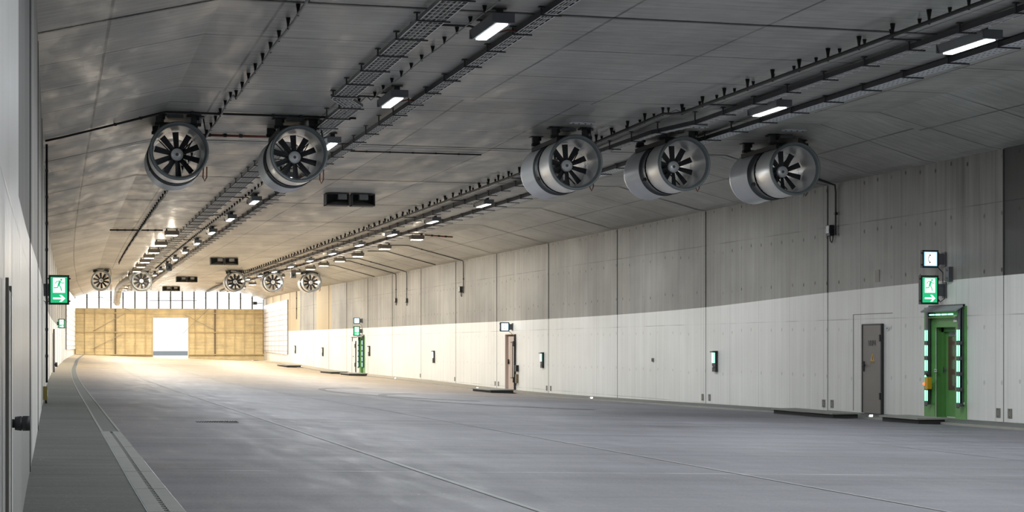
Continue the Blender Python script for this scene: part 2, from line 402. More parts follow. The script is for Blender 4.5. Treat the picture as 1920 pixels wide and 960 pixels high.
# ------------------------------------------------------------------ setting: walls
PAINT = table([(-60,1.46),(33,1.44),(40.7,1.36),(49,1.20),(57,1.14),(65,1.13),(73.4,1.13),(81,1.14),(96,1.13),(111,1.10),(140,1.02),(165,1.0)])
HOLES = [(34.30, 35.20, .42), (70.30, 72.00, .50), (104.9, 106.1, .50)]
def wall_right():
    b = MB(); br = sorted(set([round(q, 3) for q in steps(S_BACK, S_END, 2.06)] + JOINTS + [h[0] for h in HOLES] + [h[1] for h in HOLES] + [117, 127.5, 133.5, 141, 157.5, 124]))
    br = [q for q in br if q <= S_END]
    for s0, s1 in zip(br[:-1], br[1:]):
        if s1-s0 < .01: continue
        mid = (s0+s1)/2; hole = next((h for h in HOLES if h[0] <= mid <= h[1]), None)
        bot = lambda s: EYE-BR(s)-.25
        hz = [lambda s: EYE+hole[2]+0*s] if hole else []
        pz = lambda s: EYE+PAINT(s)+EL(s); tz = lambda s: EYE+4.0+EL(s)+.05
        levels = ([hz[0]] if hole else [bot]) + [pz, tz]
        up = 'raw'
        if mid < 32.36: up = 'raw_dark'
        if 117 < mid < 124 or 133.5 < mid: up = 'tan'
        for k in range(2):
            lo, hi = levels[k], levels[k+1]
            q = [(s0, lo(s0)), (s0, hi(s0)), (s1, hi(s1)), (s1, lo(s1))]
            b.poly([(X(19, s), s, z) for s, z in q], 'white' if k == 0 else up, uv=[(s, z) for s, z in q])
    # block joints
    for s in JOINTS:
        if 165 > s > 0 and not any(h[0]-.1 < s < h[1]+.1 for h in HOLES):
            b.box((X(19, s)-.004, s, EYE+(PAINT(s)+4)/2+EL(s)), (.02, .035, 4-PAINT(s)), 'joint')
            b.box((X(19, s)-.002, s, EYE+(PAINT(s)-BR(s))/2), (.012, .02, PAINT(s)+BR(s)), 'plate')
    return b.build('wall_right', kind='structure')
wall_right()
PL = table([(-60,.8),(10.5,.83),(17.8,.94),(30,1.15),(60,1.2),(165,1.1)])
def wall_left():
    b = MB(); br = sorted(set([q for q in steps(S_BACK, S_END, 1.5)] + [10.5, 17.8, 24.2, 125, 157.5]))
    for s0, s1 in zip(br[:-1], br[1:]):
        mid = (s0+s1)/2
        up = 'raw'; lo_m = 'white'
        if mid < 10.5: up = 'streaky'; lo_m = 'streaky'
        elif mid < 17.8: up = 'raw_dark'; lo_m = 'streaky'
        elif mid < 45: up = 'raw'; lo_m = 'white'
        lv = [lambda s: EYE-BL(s)-.25, lambda s: EYE+PL(s)+EL(s), lambda s: EYE+4.1+EL(s)]
        for k in range(2):
            lo, hi = lv[k], lv[k+1]
            q = [(s0, lo(s0)), (s1, lo(s1)), (s1, hi(s1)), (s0, hi(s0))]
            b.poly([(X(0, s), s, z) for s, z in q], lo_m if k == 0 else up, uv=[(s, z) for s, z in q])
    for s in JOINTS:
        if s > 14: b.box((X(0, s)+.002, s, EYE+1.4), (.012, .03, 5.2), 'joint')
    return b.build('wall_left', kind='structure')
wall_left()
# ------------------------------------------------------------------ setting: ceiling with haunches, raised bay over the fans
def rise(s):
    if s < 32.9: return 0
    if s < 32.95: return (s-32.9)/.05*.13
    if s < 41.0: return .13*(1-(s-32.95)/8.05*.9)
    if s < 41.05: return .013*(41.05-s)/.05
    return 0
CPROF = [(-.25,4.03),(0,4.09),(.35,4.175),(.9,4.31),(2.4,4.67),(4.7,4.67),(7.0,4.67),(9.3,4.67),(11.6,4.67),(13.9,4.67),(16.25,4.67),(17.6,4.335),(18.7,4.06),(19.25,3.985)]
def CZ(x0, s):
    for (xa, za), (xb, zb) in zip(CPROF[:-1], CPROF[1:]):
        if x0 <= xb:
            z = za+(zb-za)*(x0-xa)/(xb-xa); break
    f = 1 if 2.4 <= x0 <= 16.25 else (max(0, (x0-.5)/1.9) if x0 < 2.4 else max(0, (18.7-x0)/2.45))
    return z + rise(s)*f
def ceiling():
    b = MB(); ss = sorted(set(steps(S_BACK, S_END, 2.733) + [32.9, 32.95, 41.0, 41.05] + JOINTS)); ss = [s for s in ss if s <= S_END]
    arc = [0]
    for (xa, za), (xb, zb) in zip(CPROF[:-1], CPROF[1:]): arc.append(arc[-1]+math.hypot(xb-xa, zb-za))
    for s0, s1 in zip(ss[:-1], ss[1:]):
        for j in range(len(CPROF)-1):
            xa, xb = CPROF[j][0], CPROF[j+1][0]
            q = [(xa, s0, arc[j]), (xa, s1, arc[j]), (xb, s1, arc[j+1]), (xb, s0, arc[j+1])]
            b.poly([P(x, s, CZ(x, s)) for x, s, a in q], 'ceiling', uv=[(s, a) for x, s, a in q])
    for s in JOINTS:                                                # dark block joints
        if s < 10 or 32 < s < 33: continue
        for j in range(len(CPROF)-1):
            xa, xb = CPROF[j][0], CPROF[j+1][0]
            p = [P(xa, s-.03, CZ(xa, s)-.006), P(xa, s+.03, CZ(xa, s)-.006), P(xb, s+.03, CZ(xb, s)-.006), P(xb, s-.03, CZ(xb, s)-.006)]
            b.poly(p, 'joint', uv=[(0, 0)]*4)
    return b.build('ceiling', kind='structure')
ceiling()
# back of the tunnel, behind the viewer
b = MB(); pts = [P(x, S_BACK, z) for x, z in CPROF] + [Vector((19.4, S_BACK, -1)), Vector((-.6, S_BACK, -1))]
b.poly(list(reversed(pts)), 'raw', uv=[(p.x, p.z) for p in reversed(pts)]); b.build('wall_back', kind='structure')
# road and snow-pale ground outside the portal
b = MB(); b.poly([(-60, S_END+12, .35), (90, S_END+12, .1), (90, 330, .3), (-60, 330, .3)], 'walk', uv=[(0,0),(60,0),(60,60),(0,60)]); b.build('ground', kind='structure')

# ------------------------------------------------------------------ longitudinal road joints and marks
def ribbon(name, x0, hw, s0, s1, m, dz=.004, **pr):
    b = MB(); ss = steps(s0, s1, 2)
    for a, c in zip(ss[:-1], ss[1:]):
        b.poly([R(x0-hw, a, dz), R(x0+hw, a, dz), R(x0+hw, c, dz), R(x0-hw, c, dz)], m, uv=[(x0-hw,a),(x0+hw,a),(x0+hw,c),(x0-hw,c)])
    return b.build(name, **pr)
M['jointpale'] = mat('pale_road_joint', hexl(150, 150, 150), .7, var=.25, scale=2)
ribbon('trim_3', 3.55, .028, 8, S_END, 'jointpale', kind='structure')
ribbon('trim_4', 6.75, .018, 8, S_END, 'jointpale', kind='structure')
ribbon('trim_5', 11.6, .012, 8, S_END, 'jointpale', kind='structure')
# tyre marks, swept curves
M['tyre'] = mat('tyre_rubber_mark', hexl(74, 74, 78), .6, var=.3, scale=5)
def tyre(cx, cs, rx, rs, a0, a1):
    b = MB(); n = 40
    for i in range(n):
        A = [a0+(a1-a0)*(i+k)/n for k in (0, 1)]
        q = []
        for a, w_ in ((A[0], -.5), (A[0], .5), (A[1], .5), (A[1], -.5)):
            q.append(R(cx+(rx+w_*.22)*math.cos(a), cs+(rs+w_*.9)*math.sin(a), .005))
        b.poly(q, 'tyre')
    return b
tyre(13.2, 49, 3.6, 9, PI*.62, PI*1.45).build('tyre_mark', label='nearer long curved black tyre mark swept across the road', category='tyre mark', group='tyre marks on the road')
tyre(12.9, 57, 3.9, 10, PI*.6, PI*1.4).build('tyre_mark', label='farther curved black tyre mark on the road, behind the bolder one', category='tyre mark', group='tyre marks on the road')

# ------------------------------------------------------------------ slot drain on the left
def drain():
    root = empty('slot_drain', R(.93, 10), label='pale concrete slot drain running along the left walkway edge', category='drain')
    inv = root.location
    def lane(name, xa, xb, s0, s1, m, h=.012, seg=2.02):
        b = MB(); s = s0
        while s < s1:
            e = min(s+seg-.03, s1)
            for a, c in zip(steps(s, e, 1)[:-1], steps(s, e, 1)[1:]):
                top = [R(xa, a, h), R(xb, a, h), R(xb, c, h), R(xa, c, h)]; bot = [p-Vector((0, 0, .09)) for p in top]
                b.poly([p-inv for p in top], m); b.poly([bot[0]-inv, bot[1]-inv, top[1]-inv, top[0]-inv], m)
                b.poly([bot[1]-inv, bot[2]-inv, top[2]-inv, top[1]-inv], m); b.poly([bot[3]-inv, bot[0]-inv, top[0]-inv, top[3]-inv], m)
            s += seg
        return b.build(name, root)
    lane('slab_row', .805, .912, 2, 23.9, 'drain'); lane('slab_row', .945, 1.05, 2, 23.9, 'drain')
    b = MB(); s = 8.0
    b2 = MB()
    ss = steps(2, 23.9, 1)
    for a, c in zip(ss[:-1], ss[1:]): b2.poly([R(.905, a, -.01)-inv, R(.952, a, -.01)-inv, R(.952, c, -.01)-inv, R(.905, c, -.01)-inv], 'black')
    b2.build('slot', root)
    while s < 23.5:
        p = R(.928, s, .004)-inv; b.box(p, (.05, .055, .012), 'drain'); s += .16
    b.build('grate_bars', root, kind='stuff')
    lane('channel_edge', .80, .83, 24.1, S_END-.4, 'drain', .008, 4); lane('channel_edge', 1.03, 1.06, 24.1, S_END-.4, 'drain', .008, 4)
    lane('channel_floor', .83, 1.03, 24.1, S_END-.4, 'walk', .001, 40)
drain()
b = MB(); c0 = R(2.65, 27.8, .006)
for i in range(17): b.box((c0.x-.30+i*.0375, c0.y, c0.z+.004), (.018, .24, .012), 'dark')
b.box((c0.x, c0.y, c0.z-.004), (.66, .28, .008), 'slab')
b.build('road_gully_grate', label='flat steel gully grate set in the road left of the pale joint', category='grate')

# ------------------------------------------------------------------ end wall: timber shuttering, film glazing, doorway
def end_wall():
    s = S_END; x0w, x1w = X(0, s), X(19, s); Wd = x1w-x0w
    topT = EYE+3.42; ceil = EYE+5.02
    dx0 = x0w+Wd*.405; dx1 = x0w+Wd*.597                         # doorway
    dtop = EYE+2.62; g0 = EYE-1.25
    b = MB()
    def panel(a, c, z0, z1): b.poly([(a, s, z0), (c, s, z0), (c, s, z1), (a, s, z1)], 'timber', uv=[(a, z0), (c, z0), (c, z1), (a, z1)])
    panel(x0w-.2, dx0, g0, topT); panel(dx1, x1w+.3, g0, topT); panel(dx0, dx1, dtop, topT)
    for a in (dx0, dx1): b.box((a, s+.1, (g0+dtop)/2), (.12, .3, dtop-g0), 'batten')
    b.build('wall_far', kind='structure')
    # battens belong to the wall
    r = empty('timber_framing', (x0w, s, EYE-1), label='pale timber battens and rails framing the plywood end wall', category='framing')
    o = Vector((x0w, s, EYE-1))
    for z in (3.05, 1.32, -.72):
        for a, c in ((x0w, dx0), (dx1, x1w)):
            q = MB(); q.box(Vector(((a+c)/2, s-.12, EYE+z))-o, (c-a, .22, .07), 'batten'); q.build('rail', r)
    n = 19
    for i in range(n+1):
        x = x0w+Wd*i/n
        if dx0+.1 < x < dx1-.1: continue
        q = MB(); big = i in (0, 4, 8, 11, 14, 19)
        q.box(Vector((x, s-.09, (g0+.4+topT)/2))-o, (.14 if big else .06, .2 if big else .1, topT-g0-.4), 'battendark' if big else 'batten'); q.build('post', r)
    for a, c, z0, z1 in ((8.0, 5.2, 3.0, 1.4), (7.9, 5.2, 1.25, -.2), (13.4, 16.1, 2.9, 1.5), (13.2, 16.0, 1.2, 3.9), (5.6, 8.6, 4.6, 3.2)):
        q = MB(); A = Vector((x0w+(a-3.6)/17*Wd, s-.26, EYE+z0))-o; B = Vector((x0w+(c-3.6)/17*Wd, s-.26, EYE+z1))-o
        q.tube([A, B], .025, 'steelpost', 6); q.build('brace', r)
    # film glazing above
    f = empty('window_1', (x0w, s, topT), kind='structure')
    q = MB(); o = f.location
    pts = [(X(x, s), EYE+EL(s)+CZ(x, s)+.02) for x in (0, .33, .9, 2.4, 9, 16.25, 17.6, 19)]
    q.poly([Vector((pts[0][0], s+.05, topT))-o]+[Vector((p[0], s+.05, p[1]))-o for p in reversed(pts)][::1][:0]+[Vector((pts[-1][0], s+.05, topT))-o]+[Vector((p[0], s+.05, p[1]))-o for p in reversed(pts)], 'glaze')
    q.build('film', f)
    n = 16
    for i in range(n+1):
        x = x0w+Wd*i/n; u = 19*i/n; zt = EYE+EL(s)+CZ(min(max(u, 0), 19), s)
        q = MB(); q.box(Vector((x, s, (topT+zt)/2))-o, (.13, .07, zt-topT), 'galvd'); q.build('mullion', f)
    for z in (.55,):
        q = MB(); q.box(Vector(((dx0+dx1)/2+.2, s-.03, topT+.78))-o, (4.3, .06, .06), 'galvd'); q.build('transom', f)
    q = MB(); q.box(Vector(((x0w+x1w)/2, s+.02, topT+1.02))-o, (Wd, .04, .04), 'galvlight'); q.build('transom', f)
    q = MB(); q.box(Vector(((x0w+x1w)/2, s-.02, topT))-o, (Wd, .14, .08), 'batten'); q.build('sill', f)
end_wall()
# things glimpsed outside the doorway
for i, (x, z, w_, h_) in enumerate(((12.2, 0.2, .5, 1.3), (9.2, .1, .5, .9))):
    pass

# ------------------------------------------------------------------ white gridded lining panels near the portal, both sides
def lining(xw, s0, s1, z0, z1, name, side, label):
    b = MB(); d = -.10 if side > 0 else .10
    ss = steps(s0, s1, 4)
    for a, c in zip(ss[:-1], ss[1:]):
        q = [(a, z0(a)), (c, z0(c)), (c, z1(c)), (a, z1(a))]
        if side > 0: q = [q[0], q[3], q[2], q[1]]
        b.poly([(X(xw, s)+d, s, z) for s, z in q], 'tiles', uv=[(s, z) for s, z in q])
        for zf in (z0, z1): b.poly([(X(xw, a)+d, a, zf(a)), (X(xw, c)+d, c, zf(c)), (X(xw, c), c, zf(c)), (X(xw, a), a, zf(a))], 'tiles', uv=[(0, 0)]*4)
    for e in (s0, s1): b.poly([(X(xw, e)+d, e, z0(e)), (X(xw, e)+d, e, z1(e)), (X(xw, e), e, z1(e)), (X(xw, e), e, z0(e))], 'tiles', uv=[(0, 0)]*4)
    return b.build(name, kind='structure')
lining(19, 141, 163.5, lambda s: EYE-.62+.2*(s-141)/22, lambda s: EYE+3.72, 'trim_6', 1, 'white gridded lining panel on the far right wall beside the timber end')
lining(0, 128, 163, lambda s: EYE-.2, lambda s: EYE+4.0+EL(s)-.1, 'trim_7', -1, 'white gridded lining panel on the far left wall beside the timber end')

# ------------------------------------------------------------------ jet fans
def make_fan(hang, z_hang):
    r = empty('jet_fan')
    def add(name, mb): return mb.build(name, r)
    q = MB(); q.lathe_y([(0.03,.505),(0.0,.52),(0.0,.54),(.03,.552),(.09,.552),(.11,.54)], 'ring'); q.lathe_y([(.03,.505),(.06,.487),(.10,.478)], 'ring'); add('bellmouth', q)
    q = MB(); q.lathe_y([(.10,.536),(.90,.536),(.93,.52),(.96,.505)], 'alu'); q.lathe_y([(.98,.455),(.72,.452),(.10,.478)], 'alu2'); add('silencer', q)
    q = MB(); q.lathe_y([(.955,.55),(.985,.55),(.985,.515),(1.33,.515),(1.33,.55),(1.36,.55),(1.36,.515)], 'band')
    q.lathe_y([(1.4,.45),(.95,.45)], 'alu2')
    for i in range(24):
        a = 2*PI*i/24; q.box((math.cos(a)*.532, .945, math.sin(a)*.532), (.02, .03, .02), 'dark')
    s_ = add('fan_casing', q)
    q = MB(); q.lathe_y([(1.35,.505),(1.38,.52),(1.41,.536),(2.30,.536),(2.33,.552),(2.38,.552),(2.40,.54),(2.40,.52),(2.35,.50),(2.26,.478),(1.4,.45)], 'alu'); add('silencer', q)
    q = MB(); q.lathe_y([(.70,.0001),(.70,.108),(.715,.118),(.86,.12)], 'alu2', 32); q.lathe_y([(.688,.0001),(.688,.028),(.70,.03)], 'band', 16); add('hub', q)
    for k in range(10):
        a = PI/2+2*PI*k/10+.07; q = MB(); rad = Vector((math.cos(a), 0, math.sin(a))); tan = Vector((-math.sin(a), 0, math.cos(a))); ax = Vector((0, 1, 0))
        N = 6; ring = []
        for i in range(N):
            t = i/(N-1); rr = .112+t*.322; tw = math.radians(50-26*t); wd = .098+.022*t; c = rad*rr+ax*.77
            d1 = (tan*math.cos(tw*.55)+ax*math.sin(tw*.55)); nrm = d1.cross(rad)
            ring.append([c-d1*wd/2, c+nrm*.010, c+d1*wd/2, c-nrm*.010+nrm*.006])
        base = len(q.v); 
        for rg in ring: q.v += [tuple(p) for p in rg]
        km = q.mi('blade')
        for i in range(N-1):
            for j in range(4):
                q.f.append((i*4+j, i*4+(j+1)%4, (i+1)*4+(j+1)%4, (i+1)*4+j)); q.m.append(km); q.uv.append(None); q.sm.append(False)
        q.f.append((3,2,1,0)); q.f.append(tuple((N-1)*4+j for j in range(4))); q.m += [km]*2; q.uv += [None]*2; q.sm += [False]*2
        add('blade', q)
    q = MB(); q.lathe_y([(.88,.0001),(.88,.13),(1.55,.13),(1.6,.0001)], 'dark', 24); add('motor', q)
    for a in (PI*.25, PI*.75, PI*1.25, PI*1.75):
        q = MB(); q.box((math.cos(a)*.29, 1.25, math.sin(a)*.29), (.33, .03, .02), 'dark', Matrix.Rotation(-a, 3, 'Y')); add('motor_stay', q)
    q = MB(); q.tube([(.05, .95, -.1), (.16, .93, -.02), (.2, .94, .12), (.3, .95, .3)], .012, 'black', 6); q.tube([(.13, .95, .05), (.25, .95, .33)], .01, 'black', 6); add('motor_cable', q)
    # name plate band
    q = MB(); q.box((-.47, 1.15, -.2), (.02, .22, .16), 'black', Matrix.Rotation(.4, 3, 'Y')); add('terminal_box', q)
    # mounting rails, hangers
    q = MB()
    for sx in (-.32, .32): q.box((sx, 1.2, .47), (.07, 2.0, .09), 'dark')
    for y in (.42, 1.9): q.box((0, y, .54), (.86, .1, .06), 'dark')
    add('mounting_rail', q)
    for sx in (-.34, .30):
        for y in (.42, 1.9):
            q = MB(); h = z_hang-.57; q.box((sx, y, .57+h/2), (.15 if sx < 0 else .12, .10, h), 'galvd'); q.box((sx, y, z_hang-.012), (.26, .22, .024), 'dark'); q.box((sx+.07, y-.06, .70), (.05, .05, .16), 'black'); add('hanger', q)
    q = MB(); q.box((.42, .65, .57+(z_hang-.57)/2), (.05, .24, z_hang-.57), 'galvlight'); q.box((.42, .65, z_hang-.01), (.16, .3, .02), 'dark'); add('junction_plate', q)
    q = MB(); q.box((-.05, .42, z_hang-.03), (.30, .12, .06), 'house'); add('vibration_sensor', q)
    q = MB(); pts = [(.50, .75, z_hang-.02), (.54, .75, .45), (.52, .74, .1), (.50, .74, -.25)]
    q.tube(pts, .014, 'dark', 6)
    q.tube([(.50, .74, -.2), (.49, .74, -.42), (.52, .72, -.5), (.56, .72, -.42), (.56, .72, -.22)], .013, 'copper', 6); add('power_cable', q)
    return r
def rest_to_ceiling(x0, s, zc):
    return CZ(x0, s)-zc
near_fans = [(2.68, 36.5, 3.96, 'near jet fan hanging at the left wall, leftmost of the five near fans', 0), (5.13, 36.5, 3.97, 'near jet fan second from left, hanging beside the zigzag wire tray', 0),
             (11.13, 36.5, 3.95, 'near jet fan in the middle, first one right of the tunnel centre', 0), (13.62, 36.5, 3.99, 'near jet fan between its two right-hand neighbours, brightly lit inside', 0),
             (16.25, 36.5, 3.945, 'near jet fan on the far right, closest to the right wall', 0)]
f1 = make_fan(.42, .722); proto_obj = f1
for i, (x0, s, z, lab, _) in enumerate(near_fans):
    o = f1 if i == 0 else copy_tree(f1)
    o.location = P(x0, s, z); o['label'] = 'silver '+lab; o['category'] = 'fan'; o['group'] = 'near row of jet fans'
    o.rotation_euler = (0, 0, math.radians(-1.2)); o.scale = (1.075, 1.075, 1.075)
f2 = make_fan(.42, .658)
far_fans = [(2.55, 109.6, 'distant jet fan near the left wall, leftmost of the far row'), (5.15, 109.6, 'distant jet fan second from left in the far row, beside the foil duct'),
            (11.31, 109.6, 'distant jet fan in the middle of the far row, under two sign boxes'), (13.85, 109.6, 'distant jet fan fourth from left in the far row'), (16.4, 109.6, 'distant jet fan closest to the right wall in the far row')]
for i, (x0, s, lab) in enumerate(far_fans):
    o = f2 if i == 0 else copy_tree(f2)
    o.location = P(x0, s, 3.96); o['label'] = 'small '+lab; o['category'] = 'fan'; o['group'] = 'far row of jet fans'
    o.rotation_euler = (0, 0, math.radians(-1.2)); o.scale = (1.075, 1.075, 1.075)

for x0, lab in ((11.15, 'above the middle fan'), (13.75, 'above the second fan from the right'), (16.05, 'above the rightmost fan')):
    r = empty('anchor_plate', P(x0, 36.15, CZ(x0, 36.15)), label='pale metal anchor plate on the ceiling '+lab, category='plate')
    q = MB(); q.box((0, 0, -.012), (.50, .22, .02), 'traybase'); q.build('plate', r)
    q = MB()
    for x in (-.2, -.07, .07, .2): q.box((x, 0, -.026), (.03, .03, .012), 'dark')
    q.build('bolt', r)
# ------------------------------------------------------------------ luminaires
def make_lamp(side):
    r = empty('tunnel_luminaire')
    q = MB(); q.prism_y([(-.16,0.0),(.16,0.0),(.12,-.13),(-.12,-.13)], -.68, .68, 'house'); q.box((0, -.69, -.06), (.31, .03, .13), 'house'); q.box((0, .69, -.06), (.31, .03, .13), 'house'); q.build('housing', r)
    q = MB(); q.box((0, 0, -.137), (.15, 1.26, .012), 'lens'); q.build('lens', r)
    for y in (-.45, .45):
        q = MB(); q.box((0, y, .055), (.10, .05, .11), 'galvd'); q.box((0, y, .105), (.2, .08, .012), 'galvd'); q.build('mounting_foot', r)
    q = MB(); q.tube([(side*-.05, .7, .04), (side*-.12, .82, .085), (side*-1.0, .82, .085)], .018, 'galvd', 6); q.build('conduit', r)
    q = MB(); q.tube([(side*.08, .7, -.02), (side*.25, .75, -.01), (side*.42, .7, .03), (side*.55, .7, .02)], .012, 'copper', 6); q.build('supply_cable', r)
    q = MB(); q.box((0, .74, -.03), (.12, .06, .08), 'dark'); q.build('plug', r)
    l = area('lamp_light', (0, 0, -.15), (0, 0, 0), .14, 1.24, LAMP_W, COOL, r)
    return r
lamp_l = make_lamp(1); lamp_r = None
DS = 7.47
def place_row(proto, x0, s_first, n, side_txt, grp, skip=()):
    first = True
    for k in range(n):
        s = s_first+DS*k
        if k in skip: continue
        o = proto if first else copy_tree(proto); first = False
        o.location = P(x0, s, CZ(x0, s)-.115) 
        tilt = (EL(s+1)-EL(s-1))/2; head = math.atan((X(x0, s+1)-X(x0, s-1))/2)
        o.rotation_euler = (math.atan(tilt), 0, -head)
        o['category'] = 'light'; o['group'] = grp
        m = k-3 if s_first < 10 else k
        words = ['nearest', 'second', 'third', 'fourth', 'fifth', 'sixth', 'seventh', 'eighth', 'ninth', 'tenth', 'eleventh', 'twelfth', 'thirteenth', 'fourteenth', 'fifteenth', 'sixteenth', 'seventeenth', 'eighteenth', 'nineteenth', 'twentieth']
        o['label'] = 'lit white ceiling luminaire in the %s lamp row, %s from the camera end' % (side_txt, words[m] if m >= 0 else 'behind the camera') if m >= 0 else 'lit white ceiling luminaire in the %s lamp row, behind the view' % side_txt
S1 = 24.4
place_row(lamp_l, 6.2, S1-3*DS, 19, 'left', 'left row of luminaires')
lamp_r = make_lamp(1)
place_row(lamp_r, 13.36, S1-3*DS-.6, 19, 'right', 'right row of luminaires', skip=(5,))

def make_warm():
    r = empty('entrance_luminaire')
    q = MB(); q.prism_y([(-.27,0),(.27,0),(.27,-.13),(.22,-.17),(-.22,-.17),(-.27,-.13)], -.24, .24, 'warmhouse'); q.build('housing', r)
    q = MB(); q.box((0, 0, -.176), (.42, .40, .03), 'warmlens'); q.build('lens', r)
    q = MB(); q.box((-.2, 0, .035), (.04, .3, .07), 'galvd'); q.box((.2, 0, .035), (.04, .3, .07), 'galvd'); q.build('mounting_foot', r)
    area('lamp_light', (0, 0, -.2), (0, 0, 0), .4, .38, WARM_W, WARM, r)
    d = bpy.data.lights.new('side_glow', 'POINT'); d.energy = 100; d.color = WARM; d.shadow_soft_size = .06
    o = bpy.data.objects.new('side_glow', d); COL.objects.link(o); o.parent = r; o.location = (0, 0, -.27)
    return r
wp = make_warm(); firstw = True
ordw = ['nearest', 'second', 'third', 'fourth', 'fifth', 'sixth', 'seventh', 'eighth', 'ninth', 'tenth', 'eleventh', 'twelfth', 'thirteenth', 'fourteenth']
for side, x0, lst in (('left', 4.75, [71, 78.5, 84.8, 90, 95, 101, 108, 116, 125, 134, 143, 151, 157]), ('right', 15.0, [71.3, 78.6, 85.6, 91, 96.5, 101.5, 107.5, 115, 124, 133, 142, 150, 156.5])):  # last two of each row are added to light the timber end wall
    for k, s in enumerate(lst):
        o = wp if firstw else copy_tree(wp); firstw = False
        for ch in bpy.data.objects:
            if ch.parent == o and ch.type == 'LIGHT':
                ch.data = ch.data.copy(); ch.data.energy = (WARM_W if ch.data.type == 'AREA' else WARM_W*.24)*(.72+1.8*max(0, (s-85)/72)**2)
        o.location = P(x0 if s > 73 or side == 'left' else 14.95, s, CZ(x0, s)-.07); o.rotation_euler = (math.atan((EL(s+1)-EL(s-1))/2), 0, 0)
        o['category'] = 'light'; o['group'] = side+' row of entrance luminaires'
        o['label'] = 'boxy warm-lit luminaire in the %s entrance row, %s from the camera' % (side, ordw[k])
# ------------------------------------------------------------------ cable trays
def tray(name, path, wd, s_brk, label, style, hz=.0, drop=.17):
    """path: [(x0, s, z)] centre line of the tray bottom; parts: rails, rungs, cables, hangers"""
    def at(s, dx=0, dz=0):
        for (xa, sa, za), (xb, sb, zb) in zip(path[:-1], path[1:]):
            if s <= sb: break
        t = (s-sa)/(sb-sa); x = xa+(xb-xa)*t; z = za+(zb-za)*t
        p = P(x, s, z+rise(s)*0); p.x += dx; p.z += dz; return p
    s0, s1 = path[0][1], path[-1][1]
    root = empty(name, at(s0), label=label, category='cable tray'); o = root.location
    ss = sorted(set(steps(s0, s1, 2.5)+[p[1] for p in path]))
    for sd in (-1, 1):
        b = MB(); h = .09 if style != 'wire' else .06; t = .018
        for a, c in zip(ss[:-1], ss[1:]):
            A, B = at(a, sd*wd/2)-o, at(c, sd*wd/2)-o; ud = Vector((t*sd, 0, 0)); up = Vector((0, 0, h))
            mm = 'galvd' if style != 'wire' else 'galv'
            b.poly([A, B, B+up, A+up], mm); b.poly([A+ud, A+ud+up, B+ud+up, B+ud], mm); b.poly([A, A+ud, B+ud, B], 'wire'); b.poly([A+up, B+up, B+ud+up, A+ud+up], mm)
        b.build('side_rail', root)
    b = MB(); s = s0
    if style == 'sheet':
        for a, c in zip(ss[:-1], ss[1:]):
            b.poly([at(a, -wd/2)-o, at(a, wd/2)-o, at(c, wd/2)-o, at(c, -wd/2)-o], 'traybase')
            b.poly([at(a, -wd/2, .004)-o, at(c, -wd/2, .004)-o, at(c, wd/2, .004)-o, at(a, wd/2, .004)-o], 'traybase')
        while s < min(s1, 70):
            for dx in (-wd*.3, 0, wd*.3):
                p = at(s, dx, -.001)-o; b.box(p, (.02, .05, .003), 'galvd')
            s += .18
        b.build('perforated_base', root)
    else:
        while s < s1:
            A, B = at(s, -wd/2)-o, at(s, wd/2)-o; b.tube([A, B], .010 if style == 'ladder' else .006, 'wire', 4, caps=False)
            s += (.30 if style == 'ladder' else .22) if s < 70 else .6
        for dx in ((-wd*.3, -wd*.1, wd*.1, wd*.3) if style == 'wire' else (-wd*.25, 0, wd*.25)):
            b.tube([at(q, dx)-o for q in ss], .006, 'wire', 4)
        b.build('rung_grid', root)
    b = MB(); rr = .018
    for k, dx in enumerate([-wd*.32, -wd*.12, wd*.1, wd*.3]):
        pts = [at(q, dx+math.sin(q*1.3+k)*.012, .03)-o for q in sorted(set(steps(s0, s1, 1.25)+[p[1] for p in path]))]; b.tube(pts, rr*(.6+.25*(k % 2)), 'cablegrey' if k % 2 else 'dark', 5)
    b.build('cable', root, label='bundle of grey and dark cables lying in the tray')
    s = s_brk; n = 0
    while s < s1 and n < 98:
        b = MB(); c = at(s)-o; cz = P(0, s, CZ(8, s)).z-o.z
        b.box((c.x, c.y, c.z-.012), (wd+.14, .035, .02), 'galvd')
        for dx in ((-wd/2-.05,) if wd < .3 else (-wd/2-.05,)):
            top = cz-c.z; b.box((c.x+dx, c.y, c.z+top/2-.005), (.022, .03, top), 'galvd'); b.box((c.x+dx, c.y, c.z+top-.012), (.09, .06, .012), 'galvd')
        b.build('hanger_bracket', root); s += 1.55; n += 1
    return root
TS, TE = 14, 160
tray('wide_wire_tray', [(5.34, TS, 4.56), (5.40, 32.7, 4.56), (5.76, 33.6, 4.56), (5.74, 41.5, 4.56), (5.36, 42.4, 4.56), (5.32, TE, 4.56)], .36, 15.2, 'wide wire-mesh cable tray on the left that zigzags before the fans', 'wire')
tray('ladder_tray', [(6.86, TS, 4.56), (6.82, TE, 4.56)], .17, 15.9, 'narrow straight ladder cable tray just right of the left lamp row', 'ladder')
tray('narrow_tray', [(13.0, TS, 4.53), (13.06, 34.2, 4.53), (12.74, 36, 4.53), (12.74, 42, 4.53), (13.0, 43.6, 4.53), (13.0, TE, 4.53)], .15, 15.5, 'narrow cable tray left of the right lamp row, kinked above the fans', 'ladder')
tray('perforated_tray', [(14.38, TS, 4.56), (14.36, TE, 4.56)], .26, 15.1, 'wide perforated sheet cable tray just right of the right lamp row', 'sheet')

